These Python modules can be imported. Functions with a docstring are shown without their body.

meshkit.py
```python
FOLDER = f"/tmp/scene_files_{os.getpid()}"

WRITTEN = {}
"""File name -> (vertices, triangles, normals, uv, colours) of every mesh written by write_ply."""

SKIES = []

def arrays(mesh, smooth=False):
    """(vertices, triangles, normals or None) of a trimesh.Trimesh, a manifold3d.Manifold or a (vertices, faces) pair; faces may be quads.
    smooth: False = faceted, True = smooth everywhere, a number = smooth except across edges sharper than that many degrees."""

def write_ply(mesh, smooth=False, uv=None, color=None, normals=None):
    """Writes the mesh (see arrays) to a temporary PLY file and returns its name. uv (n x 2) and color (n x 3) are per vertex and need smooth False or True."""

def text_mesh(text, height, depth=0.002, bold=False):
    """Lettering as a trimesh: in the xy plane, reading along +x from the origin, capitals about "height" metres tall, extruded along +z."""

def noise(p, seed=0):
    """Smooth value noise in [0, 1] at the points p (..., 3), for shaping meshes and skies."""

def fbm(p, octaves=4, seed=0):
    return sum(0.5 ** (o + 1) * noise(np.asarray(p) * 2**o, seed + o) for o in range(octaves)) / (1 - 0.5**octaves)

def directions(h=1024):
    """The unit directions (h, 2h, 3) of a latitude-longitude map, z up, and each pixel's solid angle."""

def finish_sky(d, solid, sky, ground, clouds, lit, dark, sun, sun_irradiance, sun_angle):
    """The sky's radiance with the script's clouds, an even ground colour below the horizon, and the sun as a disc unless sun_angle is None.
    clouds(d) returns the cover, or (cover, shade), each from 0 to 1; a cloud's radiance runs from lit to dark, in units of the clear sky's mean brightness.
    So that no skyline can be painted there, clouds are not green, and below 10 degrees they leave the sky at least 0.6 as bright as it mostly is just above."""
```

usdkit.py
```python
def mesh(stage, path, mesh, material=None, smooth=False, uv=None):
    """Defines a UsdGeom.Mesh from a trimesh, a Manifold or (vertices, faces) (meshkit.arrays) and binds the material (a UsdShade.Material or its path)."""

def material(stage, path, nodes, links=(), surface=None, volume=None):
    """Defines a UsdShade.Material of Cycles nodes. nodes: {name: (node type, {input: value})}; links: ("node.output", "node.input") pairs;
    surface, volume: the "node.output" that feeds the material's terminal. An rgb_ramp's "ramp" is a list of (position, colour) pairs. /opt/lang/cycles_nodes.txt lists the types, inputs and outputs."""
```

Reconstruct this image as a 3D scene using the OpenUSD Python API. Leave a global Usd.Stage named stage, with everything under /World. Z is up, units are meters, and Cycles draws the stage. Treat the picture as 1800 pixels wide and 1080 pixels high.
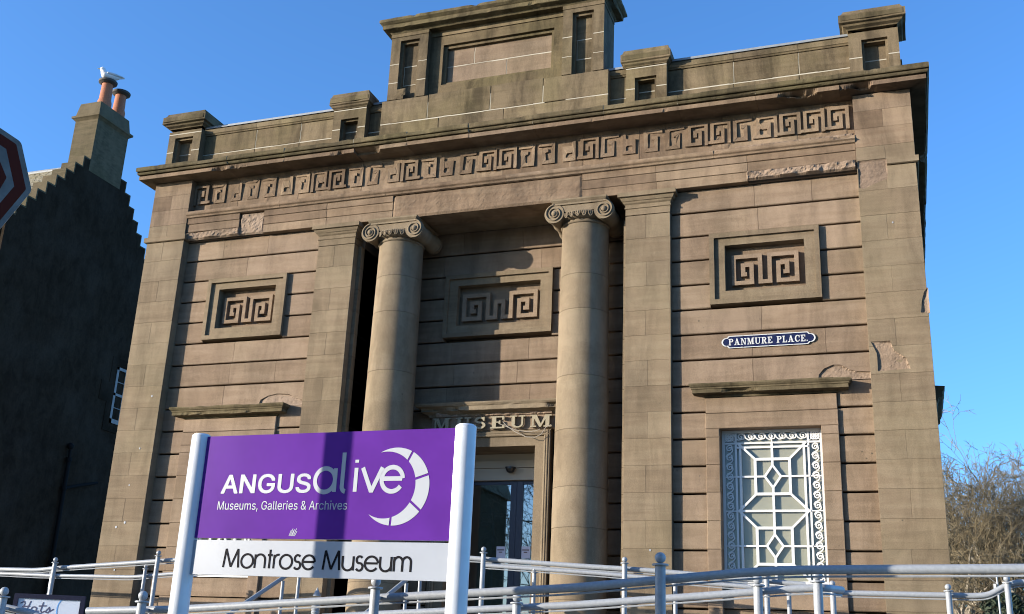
import math, random
import numpy as np, trimesh, manifold3d, usdkit, meshkit
from shapely.geometry import LineString, Polygon, Point, box as sbox
from shapely.ops import unary_union
from shapely import affinity, contains_xy
from pxr import Usd, UsdGeom, UsdLux, UsdShade, Gf, Sdf

stage = Usd.Stage.CreateInMemory()
UsdGeom.SetStageUpAxis(stage, 'Z'); UsdGeom.SetStageMetersPerUnit(stage, 1.0)
UsdGeom.Xform.Define(stage, '/World'); UsdGeom.Scope.Define(stage, '/World/Looks')
ZO = 1.55                      # all heights below are written from the photographer's eye; the street lies 1.55 m lower
# ---------------------------------------------------------------- camera, sky, sun
F, YAW, PITCH, ROLL, CX, CY = 1894.0, .3544, .3223, .0436, 4.8909, -11.9938
cy_, sy_, cp_, sp_ = math.cos(YAW), math.sin(YAW), math.cos(PITCH), math.sin(PITCH)
fw = np.array([-sy_*cp_, cy_*cp_, sp_]); r0 = np.array([cy_, sy_, 0]); u0 = np.cross(r0, fw)
rr = math.cos(ROLL)*r0+math.sin(ROLL)*u0; uu = -math.sin(ROLL)*r0+math.cos(ROLL)*u0
cam = UsdGeom.Camera.Define(stage, '/World/camera')
cam.CreateHorizontalApertureAttr(36.0); cam.CreateVerticalApertureAttr(21.6); cam.CreateFocalLengthAttr(F/1800*36)
cam.CreateClippingRangeAttr((.1, 5000)); cam.CreateExposureAttr(1.5)
cam.AddTransformOp().Set(Gf.Matrix4d(*rr, 0, *uu, 0, *(-fw), 0, CX, CY, ZO, 1))
SUN_A, SUN_E = math.radians(58), math.radians(10.5)
SD = np.array([-math.sin(SUN_A)*math.cos(SUN_E), -math.cos(SUN_A)*math.cos(SUN_E), math.sin(SUN_E)])   # towards the sun
sky = UsdLux.DomeLight.Define(stage, '/World/sky')
sky.GetPrim().SetCustomDataByKey('kind', 'structure')
skym = usdkit.material(stage, '/World/Looks/sky', {
    's': ('sky_texture', {'sky_type': 'single_scattering', 'sun_disc': False, 'sun_elevation': SUN_E, 'sun_rotation': math.atan2(SD[0], SD[1]),
                          'altitude': 100.0, 'air_density': 1.0, 'aerosol_density': 1.3, 'ozone_density': 6.0}),
    'b': ('background_shader', {'strength': 0.15})}, [('s.color', 'b.color')], surface='b.background')
UsdShade.MaterialBindingAPI.Apply(sky.GetPrim()).Bind(skym)
sun = UsdLux.DistantLight.Define(stage, '/World/sun')
sun.CreateIntensityAttr(1.1); sun.CreateAngleAttr(.5); sun.CreateColorAttr((1, .9, .76)); sun.CreateNormalizeAttr(True)
zx = np.cross([0, 0, 1], SD); zx /= np.linalg.norm(zx); zy = np.cross(SD, zx)
sun.AddTransformOp().Set(Gf.Matrix4d(*zx, 0, *zy, 0, *SD, 0, 0, 0, 30, 1))

# ---------------------------------------------------------------- helpers: prims
RNG = random.Random(7); NP = np.random.default_rng(7)
used = {}
def path_for(parent, name):
    base = (parent.GetPath().pathString if parent is not None else '/World')+'/'+name
    n = used.get(base, 0); used[base] = n+1
    return base if n == 0 else f'{base}_{n:03d}'
def tag(p, label=None, cat=None, group=None, kind=None):
    for k, v in (('label', label), ('category', cat), ('group', group), ('kind', kind)):
        if v: p.SetCustomDataByKey(k, v)
    return p
def thing(name, label, cat, base=(0, 0, 0), group=None):
    x = UsdGeom.Xform.Define(stage, path_for(None, name)); x.AddTranslateOp().Set(Gf.Vec3d(base[0], base[1], base[2]+ZO))
    p = x.GetPrim(); bases[p.GetPath().pathString] = np.array(base, float)
    return tag(p, label, cat, group)
bases = {}
def cat_(ms):
    vs, fs, n = [], [], 0
    for m in ms:
        v, f, _ = meshkit.arrays(m)
        vs.append(v); fs.append(f+n); n += len(v)
    return trimesh.Trimesh(np.vstack(vs), np.vstack(fs), process=False)
def obj(name, mesh, mat, parent=None, smooth=False, **kw):
    """One Mesh prim; the mesh is in eye-height world coordinates and is shifted to its thing's base."""
    if isinstance(mesh, (list,)): mesh = cat_(mesh)
    v, f, _ = meshkit.arrays(mesh)
    if parent is not None: v = v-bases['/'.join(parent.GetPath().pathString.split('/')[:3])]
    else: v = v+np.array([0, 0, ZO])
    p = usdkit.mesh(stage, path_for(parent, name), trimesh.Trimesh(v, f, process=False), M[mat], smooth=smooth).GetPrim()
    return tag(p, **kw)
def group_under(name, parent):
    return UsdGeom.Xform.Define(stage, path_for(parent, name)).GetPrim()

# ---------------------------------------------------------------- materials
M = {}
def simple(name, col, rough=.5, metal=0., bump=0., bscale=40., var=0., coat=0., spec=.5):
    nodes = {'p': ('principled_bsdf', {'specular_ior_level': spec, 'base_color': col, 'roughness': rough, 'metallic': metal, 'coat_weight': coat})}
    links = []
    if bump or var:
        nodes['g'] = ('geometry', {}); nodes['n'] = ('noise_texture', {'scale': bscale, 'detail': 5., 'roughness': .6})
        links += [('g.position', 'n.vector')]
    if bump:
        nodes['b'] = ('bump', {'strength': bump, 'distance': .01}); links += [('n.fac', 'b.height'), ('b.normal', 'p.normal')]
    if var:
        nodes['r'] = ('rgb_ramp', {'ramp': [(.3, tuple(c*(1-var) for c in col)), (.7, tuple(min(1, c*(1+var)) for c in col))]})
        links += [('n.fac', 'r.fac'), ('r.color', 'p.base_color')]
    M[name] = usdkit.material(stage, '/World/Looks/'+name, nodes, links, surface='p.BSDF')
def stone(name, a, b, dark, algae, algae_amt, bump=.35, bedding=1.0, fine=90., rndamt=.5, grime=.35, spec=.12, bedz=5.5, val=.16):
    """Sandstone: two tones mixed per block and by bedding, a soft algae stain, pits, and fine grain in the relief."""
    nodes = {
        'g': ('geometry', {}), 'o': ('object_info', {}),
        'rot': ('mapping', {'rotation': (0., .12, 0.), 'scale': (.6, 2.0, bedz)}),
        'bed': ('noise_texture', {'scale': 2.2, 'detail': 6., 'roughness': .62, 'distortion': .6}),
        'big': ('noise_texture', {'scale': .9, 'detail': 4., 'roughness': .55}),
        'med': ('noise_texture', {'scale': 5.0, 'detail': 5., 'roughness': .6}),
        'fin': ('noise_texture', {'scale': fine, 'detail': 3., 'roughness': .7}),
        'mr': ('math', {'math_type': 'multiply_add', 'value2': rndamt, 'value3': -.5*rndamt}),
        'ad': ('math', {'math_type': 'add', 'use_clamp': True}),
        'ramp': ('rgb_ramp', {'ramp': [(.22, tuple(c*.86 for c in a)), (.42, a), (.62, b), (.85, tuple(min(1, c*1.08) for c in b))]}),
        'ar': ('rgb_ramp', {'ramp': [(.45, (0, 0, 0)), (.7, (1, 1, 1))]}),
        'am': ('math', {'math_type': 'multiply', 'value2': algae_amt, 'use_clamp': True}),
        'mx': ('mix', {'color2': algae}),
        'vor': ('voronoi_texture', {'scale': 9., 'randomness': 1.}),
        'pr': ('rgb_ramp', {'ramp': [(.07, (1, 1, 1)), (.12, (0, 0, 0))]}),
        'pg': ('rgb_ramp', {'ramp': [(.62, (0, 0, 0)), (.68, (1, 1, 1))]}),
        'pm': ('math', {'math_type': 'multiply', 'value2': .0}),
        'pm2': ('math', {'math_type': 'multiply', 'value2': .75}),
        'mx2': ('mix', {'color2': dark}),
        'gr': ('rgb_ramp', {'ramp': [(.3, (.82, .82, .82)), (.7, (1.12, 1.12, 1.12))]}),
        'mg': ('mix', {'mix_type': 'multiply', 'fac': 1.}),
        'gmap': ('mapping', {'scale': (3.2, 3.2, .9)}),
        'gn': ('noise_texture', {'scale': 1.1, 'detail': 7., 'roughness': .68, 'distortion': .4}),
        'gmr': ('rgb_ramp', {'ramp': [(.36, tuple([1-.62*grime]*3)), (.58, (1, 1, 1))]}),
        'mgg': ('mix', {'mix_type': 'multiply', 'fac': 1.}),
        'wn': ('white_noise_texture', {'dimensions': '1D'}),
        'vr': ('rgb_ramp', {'ramp': [(0, (1-val, 1-val, 1-val*.9)), (1, (1+val*.6, 1+val*.6, 1+val*.5))]}),
        'mv': ('mix', {'mix_type': 'multiply', 'fac': 1.}),
        'hh': ('math', {'math_type': 'multiply_add', 'value2': .5}),
        'bp': ('bump', {'strength': bump, 'distance': .006}),
        'p': ('principled_bsdf', {'roughness': .92, 'specular_ior_level': spec}),
    }
    links = [('g.position', 'rot.vector'), ('rot.vector', 'bed.vector'), ('g.position', 'big.vector'), ('g.position', 'med.vector'), ('g.position', 'fin.vector'),
             ('o.random', 'mr.value1'), ('bed.fac', 'ad.value1'), ('mr.value', 'ad.value2'), ('ad.value', 'ramp.fac'),
             ('big.fac', 'ar.fac'), ('ar.color', 'am.value1'), ('am.value', 'mx.fac'), ('ramp.color', 'mx.color1'),
             ('g.position', 'vor.vector'), ('vor.distance', 'pr.fac'), ('med.fac', 'pg.fac'), ('pr.color', 'pm.value1'), ('pg.color', 'pm.value2'), ('pm.value', 'pm2.value1'),
             ('pm2.value', 'mx2.fac'), ('mx.color', 'mx2.color1'), ('fin.fac', 'gr.fac'), ('mx2.color', 'mg.color1'), ('gr.color', 'mg.color2'), ('g.position', 'gmap.vector'), ('gmap.vector', 'gn.vector'), ('gn.fac', 'gmr.fac'), ('mg.color', 'mgg.color1'), ('gmr.color', 'mgg.color2'), ('o.random', 'wn.w'), ('wn.value', 'vr.fac'), ('mgg.color', 'mv.color1'), ('vr.color', 'mv.color2'), ('mv.color', 'p.base_color'),
             ('med.fac', 'hh.value1'), ('fin.fac', 'hh.value3'), ('hh.value', 'bp.height'), ('bp.normal', 'p.normal')]
    M[name] = usdkit.material(stage, '/World/Looks/'+name, nodes, links, surface='p.BSDF')

DK = (.05, .045, .035); AL = (.19, .175, .085)
stone('stone_wall', (.178, .127, .086), (.208, .152, .106), DK, (.15, .125, .078), .25, rndamt=.3, bump=.45, grime=.45, val=.10)
stone('stone_pier', (.162, .122, .080), (.184, .143, .095), DK, (.145, .122, .072), .35, rndamt=.25, bump=.45, grime=.45, val=.08)
stone('stone_column', (.168, .129, .086), (.19, .15, .102), DK, (.155, .13, .082), .25, bump=.3, rndamt=.2, bedz=1.6, val=.06, grime=.45)
stone('stone_frieze', (.17, .118, .078), (.20, .145, .098), DK, (.14, .12, .07), .15, bump=.5, grime=.65)
stone('stone_cornice', (.10, .079, .044), (.128, .10, .058), DK, (.088, .076, .034), .5, bump=.5, rndamt=.3, grime=.95)
stone('stone_parapet', (.122, .092, .054), (.15, .114, .07), DK, (.112, .096, .042), .6, bump=.45, rndamt=.35, grime=.9)
stone('stone_rough', (.20, .145, .104), (.24, .178, .13), (.08, .06, .045), (.16, .135, .09), .1, bump=1.0, fine=45.)
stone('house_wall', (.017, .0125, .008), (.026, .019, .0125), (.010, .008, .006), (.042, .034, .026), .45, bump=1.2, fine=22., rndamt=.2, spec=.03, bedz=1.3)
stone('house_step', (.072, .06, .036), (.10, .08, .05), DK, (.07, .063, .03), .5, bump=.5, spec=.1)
simple('mortar', (.33, .30, .235), .9)
simple('joint', (.12, .09, .06), .95)
simple('lead', (.16, .175, .19), .55, .0, .2, 12., .15)
simple('white_iron', (.5, .5, .49), .4, 0, .15, 60.)
simple('white_paint', (.45, .46, .47), .35, 0, .05, 30.)
simple('galvanised', (.215, .23, .248), .42, .0, .1, 40., .12)
simple('post_white', (.40, .42, .45), .3, coat=.2, var=.1, bscale=5.)
simple('panel_white', (.235, .255, .29), .3, spec=.15, var=.05, bscale=4.)
simple('purple', (.072, .019, .178), .14, var=.12, bscale=2.5, spec=.14)
simple('letter_white', (.25, .27, .30), .4, spec=.15)
simple('letter_black', (.006, .006, .008), .7, spec=.05)
simple('enamel_blue', (.009, .012, .04), .3, spec=.15)
simple('enamel_white', (.4, .4, .39), .3)
simple('gilt_letter', (.185, .155, .095), .5, 0, .2, 60., .15)
simple('navy_frame', (.015, .017, .035), .35)
simple('beige_board', (.34, .30, .23), .6)
simple('black_plastic', (.012, .012, .012), .25)
simple('dark_room', (.06, .06, .065), .9)
simple('blind', (.21, .195, .145), .85)
simple('notice', (.55, .53, .6), .6)
simple('terracotta', (.26, .085, .035), .8, 0, .3, 25., .25)
simple('soot', (.03, .028, .026), .8)
simple('slate', (.17, .15, .10), .8, 0, .6, 14., .35)
simple('pipe_black', (.008, .008, .008), .8, spec=.05)
simple('gull_white', (.5, .5, .5), .8)
simple('gull_grey', (.40, .41, .42), .8)
simple('gull_beak', (.62, .42, .06), .5)
simple('sign_red', (.055, .007, .002), .5, spec=.1)
simple('sign_face', (.115, .105, .095), .5, spec=.1, var=.25, bscale=9.)
simple('steel_grey', (.33, .34, .35), .45, .5)
simple('shop_frame', (.01, .012, .03), .6, spec=.1)
simple('shop_face', (.5, .54, .6), .5)
simple('shop_ink', (.05, .05, .1), .5)
simple('shop_curve', (.1, .3, .6), .5)
simple('bark', (.15, .125, .09), .95, 0, .8, 9., .3)
simple('bark_pale', (.30, .26, .20), .95, 0, .8, 9., .25)
simple('twig', (.125, .098, .056), .95, var=.35, bscale=.5)
simple('old_paint', (.2, .2, .195), .6, var=.2, bscale=8., spec=.1)
simple('needle', (.018, .028, .013), .9, var=.4, bscale=1.5)
simple('ground', (.09, .10, .05), .95, 0, .5, 3., .3)
simple('asphalt', (.05, .05, .052), .9, 0, .5, 60., .2)
simple('paving', (.24, .23, .21), .9, 0, .4, 8., .15)
simple('cable', (.25, .22, .18), .7)
def pane_material(name, base, power, tint, gl):
    M[name] = usdkit.material(stage, '/World/Looks/'+name, {
        'l': ('layer_weight', {'blend': .5}), 'pw': ('math', {'math_type': 'power', 'value2': power}), 'ma': ('math', {'math_type': 'multiply_add', 'value2': 1-base, 'value3': base, 'use_clamp': True}),
        't': ('transparent_bsdf', {'color': tint}), 'g': ('glossy_bsdf', {'roughness': .012, 'color': gl}), 'm': ('mix_closure', {})},
        [('l.facing', 'pw.value1'), ('pw.value', 'ma.value1'), ('ma.value', 'm.fac'), ('t.BSDF', 'm.closure1'), ('g.BSDF', 'm.closure2')], surface='m.closure')
pane_material('glass', .05, 5., (.92, .94, .92), (.95, .95, .95))
pane_material('door_glass', .30, 3., (.25, .28, .32), (.9, .93, .95))

# ---------------------------------------------------------------- helpers: shapes
def bx(x0, x1, y0, y1, z0, z1):
    v = np.array([[x, y, z] for x in (x0, x1) for y in (y0, y1) for z in (z0, z1)], float)
    f = np.array([[0, 1, 3], [0, 3, 2], [4, 6, 7], [4, 7, 5], [0, 4, 5], [0, 5, 1], [2, 3, 7], [2, 7, 6], [0, 2, 6], [0, 6, 4], [1, 5, 7], [1, 7, 3]])
    return trimesh.Trimesh(v, f, process=False)
def block(x0, x1, yf, yb, z0, z1, c=.006, wear=.0025, cs=None):
    """A dressed stone whose front (towards -y) arris is chamfered and a little worn; about 20 triangles."""
    j = lambda: RNG.uniform(-wear, wear)
    cs = c if cs is None else cs; wear = min(wear, c)
    cc = [q+abs(j())*1.2*min(1, q/.004) for q in (cs, c, cs, c)]
    fr = [(x0+cc[0], z0+cc[1]), (x1-cc[2], z0+cc[1]), (x1-cc[2], z1-cc[3]), (x0+cc[0], z1-cc[3])]
    md = [(x0, z0), (x1, z0), (x1, z1), (x0, z1)]
    y = yf+j()*.6
    v = [(a, y+j()*.4, b) for a, b in fr]+[(a, yf+c*1.2, b) for a, b in md]+[(a, yb, b) for a, b in md]
    f = [[0, 1, 2], [0, 2, 3]]
    for s in (0, 4):
        for k in range(4):
            n = (k+1) % 4
            f += [[s+k, s+4+k, s+4+n], [s+k, s+4+n, s+n]]
    f += [[8, 10, 9], [8, 11, 10]]
    return trimesh.Trimesh(np.array(v, float), np.array(f), process=False)
def ext(poly, depth):
    gs = getattr(poly, 'geoms', [poly])
    return cat_([trimesh.creation.extrude_polygon(g, depth, engine='earcut') for g in gs if g.area > 1e-8])
def relief(poly, y, depth):
    """A polygon in (x, z) standing out of the plane y by depth towards -y."""
    m = ext(poly, depth); v = np.array(m.vertices)
    return trimesh.Trimesh(np.stack([v[:, 0], y-v[:, 2], v[:, 1]], 1), np.array(m.faces), process=False)
def tube(pts, r, n=8, cap=True):
    pts = np.asarray(pts, float); rad = np.broadcast_to(np.asarray(r, float), (len(pts),))
    t = np.gradient(pts, axis=0); t /= np.maximum(np.linalg.norm(t, axis=1, keepdims=True), 1e-9)
    ref = np.array([0, 0, 1.]) if abs(t[0][2]) < .9 else np.array([1., 0, 0])
    vs = []
    for k in range(len(pts)):
        a = np.cross(t[k], ref); a /= max(np.linalg.norm(a), 1e-9); b = np.cross(a, t[k]); ref = b
        th = np.arange(n)*2*np.pi/n
        vs.append(pts[k]+rad[k]*(np.cos(th)[:, None]*a+np.sin(th)[:, None]*b))
    v = np.vstack(vs); f = []
    for k in range(len(pts)-1):
        for q in range(n):
            w = (q+1) % n
            f += [[k*n+q, (k+1)*n+w, (k+1)*n+q], [k*n+q, k*n+w, (k+1)*n+w]]
    if cap:
        for q in range(1, n-1):
            f += [[0, q+1, q], [(len(pts)-1)*n, (len(pts)-1)*n+q, (len(pts)-1)*n+q+1]]
    f = np.array(f)[:, ::-1]
    return trimesh.Trimesh(v, f, process=False)
def lathe(prof, x, y, n=32):
    """prof: (radius, z) from bottom to top."""
    prof = np.asarray(prof, float); th = np.arange(n)*2*np.pi/n
    v = np.vstack([np.stack([x+r*np.cos(th), y+r*np.sin(th), np.full(n, z)], 1) for r, z in prof]); f = []
    for k in range(len(prof)-1):
        for q in range(n):
            w = (q+1) % n
            f += [[k*n+q, k*n+w, (k+1)*n+w], [k*n+q, (k+1)*n+w, (k+1)*n+q]]
    for q in range(1, n-1):
        f += [[0, q+1, q], [(len(prof)-1)*n, (len(prof)-1)*n+q, (len(prof)-1)*n+q+1]]
    return trimesh.Trimesh(v, np.array(f), process=False)
def ball(c, r, sub=2):
    m = trimesh.creation.icosphere(sub, r); m.apply_translation(c); return m
def sweep(pts, mit, prof, sub=None, erode=None, seed=0, amp=.0):
    """Closed profile (offset, z) carried along the plan polyline pts with outward mitre vectors mit. erode: {profile index: (offset loss, z gain)} chips those edges."""
    P, Q = [np.array(pts[0], float)], [np.array(mit[0], float)]
    for k in range(len(pts)-1):
        a, b = np.array(pts[k], float), np.array(pts[k+1], float); L = np.linalg.norm(b-a)
        n = max(1, int(L/sub)) if sub else 1
        for q in range(1, n+1):
            P.append(a+(b-a)*q/n)
            if q == n: Q.append(np.array(mit[k+1], float))
            else:
                d = (b-a)/L; Q.append(np.array([d[1], -d[0]]))
    prof = np.asarray(prof, float); m = len(prof); v = []
    for p, q in zip(P, Q):
        pr = prof.copy()
        if erode:
            for i, (do, dz) in erode.items():
                e = meshkit.fbm(np.array([p[0]*2.6+i*.13, p[1]*2.6, seed+i*.07]), 4, seed)
                e2 = meshkit.fbm(np.array([p[0]*14, p[1]*14, seed+i*3.1]), 2, seed+5)
                w = max(0., (e-.53)*6.)+max(0., e2-.66)*.5
                w = min(w, 1.); pr[i, 0] -= do*w; pr[i, 1] += dz*w
        if amp:
            nz = meshkit.noise(np.stack([np.full(m, p[0]*11), p[1]*11+np.arange(m)*3.3, prof[:, 1]*11+seed], 1), seed)-.5
            pr[:, 0] += amp*nz
        v.append(np.column_stack([p[0]+q[0]*pr[:, 0], p[1]+q[1]*pr[:, 0], pr[:, 1]]))
    f = []
    for k in range(len(v)-1):
        for i in range(m):
            j = (i+1) % m
            f += [[k*m+i, k*m+j, (k+1)*m+j], [k*m+i, (k+1)*m+j, (k+1)*m+i]]
    tri = trimesh.creation.triangulate_polygon(Polygon(prof), engine='earcut')[1]
    f += [list(t) for t in tri]+[list((len(v)-1)*m+t[::-1]) for t in tri]
    out = trimesh.Trimesh(np.vstack(v), np.array(f), process=False)
    if out.volume < 0: out.invert()
    return out
def rect_sweep(x0, x1, y0, y1, prof, back=False, **kw):
    """Round the left, front and right of a rectangle (and the back)."""
    pts = [(x0, y1), (x0, y0), (x1, y0), (x1, y1)]; mit = [(-1, 0), (-1, -1), (1, -1), (1, 0)]
    if back: pts += [(x0, y1)]; mit = [(-1, 1), (-1, -1), (1, -1), (1, 1), (-1, 1)]
    return sweep(pts, mit, prof, **kw)
def rough_patch(poly, y, depth, step=.025, seed=0, amp=.03):
    """A spalled area: a field of irregular facets standing proud of y by up to depth inside the polygon in (x, z)."""
    x0, z0, x1, z1 = poly.bounds; nx, nz = max(2, int((x1-x0)/step)), max(2, int((z1-z0)/step))
    xs, zs = np.linspace(x0, x1, nx+1), np.linspace(z0, z1, nz+1); X, Z = np.meshgrid(xs, zs, indexing='ij')
    n1 = meshkit.fbm(np.stack([X*7, Z*9, np.full_like(X, seed)], -1), 5, seed)
    n2 = meshkit.fbm(np.stack([X*30, Z*38, np.full_like(X, seed+4)], -1), 3, seed+3)
    Y = y-depth-amp*(n1-.5)*2-amp*.6*(n2-.5)
    X = X+(n2-.5)*step*.5
    ins = contains_xy(poly.buffer(-.001), *np.meshgrid(xs, zs, indexing='ij'))
    Y = np.where(ins, Y, y+.004)
    idx = np.arange((nx+1)*(nz+1)).reshape(nx+1, nz+1); f = []
    for i in range(nx):
        for k in range(nz):
            if ins[i:i+2, k:k+2].any():
                a, b, c, d = idx[i, k], idx[i+1, k], idx[i+1, k+1], idx[i, k+1]
                f += [[a, b, c], [a, c, d]]
    return trimesh.Trimesh(np.stack([X, Y, Z], -1).reshape(-1, 3), np.array(f), process=False)
def stroke(pts, w, cap='flat', join='mitre'):
    return LineString(pts).buffer(w/2, cap_style=cap, join_style=join)
def arc(cx, cy, rx, ry, a0, a1, n=20):
    t = np.radians(np.linspace(a0, a1, n)); return list(zip(cx+rx*np.cos(t), cy+ry*np.sin(t)))
def tri_plate(m, origin, ux, d):
    """Moves a mesh drawn in xy (text) to the plane at origin with x along ux, y up, and +z (its depth) towards d."""
    v = np.array(m.vertices); ux = np.array(ux, float); d = np.array(d, float)
    w = np.array(origin, float)+v[:, :1]*ux+v[:, 1:2]*np.array([0, 0, 1.])+v[:, 2:3]*d
    o = trimesh.Trimesh(w, np.array(m.faces), process=False); return o

# ================================================================ setting
GR = -1.55
def sheet(x0, x1, y0, y1, z): return trimesh.Trimesh(np.array([[x0, y0, z], [x1, y0, z], [x1, y1, z], [x0, y1, z]], float), np.array([[0, 1, 2], [0, 2, 3]]), process=False)
obj('ground', sheet(-1500, 1500, -1500, 1500, GR), 'ground', kind='structure')
obj('road', sheet(-300, 300, -22, -13.6, GR+.004), 'asphalt', kind='structure')
obj('pavement', bx(-300, 300, -13.6, -10.6, GR-.3, GR+.12), 'paving', kind='structure')
pv = []
for k in range(4): pv.append(bx(-1.9+.0, .5, -1.9-.3*(k+1), -1.9-.3*k, GR, -.16-.16*(k+1)))
obj('steps', pv, 'paving', kind='structure')
obj('terrace', bx(-7.5, 7.5, -1.9, .2, GR, -.16), 'paving', kind='structure')
rv = np.array([[x, y, z] for x, zt in ((-2.5, -.75), (4.1, -.46), (9, -.46)) for y in (-6.1, -4.2) for z in (GR, zt)], float)
rf = []
for k in (0, 4):
    a, b, c, d, e, f_, g, h = range(k, k+8)
    rf += [[a, b, f_], [a, f_, e], [c, g, h], [c, h, d], [b, d, h], [b, h, f_]]
rf += [[0, 2, 3], [0, 3, 1], [8, 9, 11], [8, 11, 10]]
obj('ramp', trimesh.Trimesh(rv, np.array(rf), process=False), 'paving', kind='structure')

# ================================================================ the museum
bld = thing('museum_building', 'brown sandstone museum with two Ionic columns, Greek key frieze and stepped parapet', 'museum', (0, 0, 0))
XO, XI, AO, AI, YW, YA, YP, YB = 5.30, 4.655, 2.445, 1.886, .125, .055, .78, 9.0
BZ = -.2
WX0, WX1, WZ0, WZ1 = 2.99, 4.10, .70, 2.665
def zj(k): return 5.372-.3118*k
# --- the carcass behind the stones
core = []
for s in (-1, 1):
    a, b = sorted((s*WX0, s*WX1))
    lo, hi = sorted((s*(AI-.05), s*(XO-.004)))
    core += [bx(lo, a, YW+.14, YB, BZ, 6.7), bx(b, hi, YW+.14, YB, BZ, 6.7), bx(a, b, YW+.14, YB, WZ1, 6.7), bx(a, b, YW+.14, YB, BZ, WZ0), bx(a, b, .62, YB, WZ0, WZ1)]
core += [bx(-AI+.05, AI-.05, YP+.14, YB, 2.70, 5.72), bx(-AI+.05, -.64, YP+.14, YB, BZ, 2.70), bx(.64, AI-.05, YP+.14, YB, BZ, 2.70),
         bx(-AI+.05, AI-.05, .3, YB, 5.72, 6.7), bx(-5.25, 5.25, .3, YB, 6.7, 7.2)]
obj('wall', core, 'joint', bld)
obj('lobby', [bx(-.7, .7, 3.9, 4.0, BZ, 2.7)], 'dark_room', bld)
# side walls in plain courses
for s in (-1, 1):
    for k in range(-4, 18):
        z1, z0 = min(zj(k), 6.7), max(zj(k+1), BZ)
        cuts = [0., .42 if k % 2 else .8]+[.8+i*1.05+(k % 2)*.5 for i in range(1, 8)]+[YB]
        if z1 <= z0: continue
        for a, b in zip(cuts[:-1], cuts[1:]):
            if b-a < .05: continue
            xf = s*(XO+.001); xb = s*(XO-.1)
            lo, hi = sorted((xf, xb)); obj('side_stone', bx(lo, hi, max(a, .0)+(.13 if a == 0 else .002), b-.002, z0+.003, z1), 'stone_pier', bld) if a > 0 else None
def course_cuts(x0, x1, n, k):
    w = (x1-x0)/n; c = [x0]
    for i in range(1, n): c.append(x0+w*i+(.33*w if k % 2 else -.12*w)*(1 if n > 1 else 0)+RNG.uniform(-.08, .08)*w)
    return c+[x1]
BITES = [(Polygon([(4.09, 3.18), (4.105, 3.25), (4.16, 3.315), (4.26, 3.355), (4.34, 3.35), (4.44, 3.29), (4.50, 3.27), (4.66, 3.255), (4.66, 3.18)]), YW, .028),
         (Polygon([(-3.16, 3.17), (-3.13, 3.26), (-3.02, 3.31), (-2.88, 3.335), (-2.70, 3.32), (-2.57, 3.26), (-2.44, 3.22), (-2.44, 3.17)]), YW, .025),
         (Polygon([(4.68, 3.56), (4.88, 3.56), (4.915, 3.45), (5.03, 3.36), (5.07, 3.235), (4.735, 3.22), (4.735, 3.42)]), 0., .026),
         (Polygon([(4.665, 5.42), (4.72, 5.40), (4.83, 5.45), (4.98, 5.50), (4.99, 5.6), (4.97, 5.76), (4.665, 5.76)]), 0., .02),
         (Polygon([(5.24, 4.0), (5.22, 3.86), (5.31, 3.85), (5.31, 4.14), (5.27, 4.10)]), 0., .03)]
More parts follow.
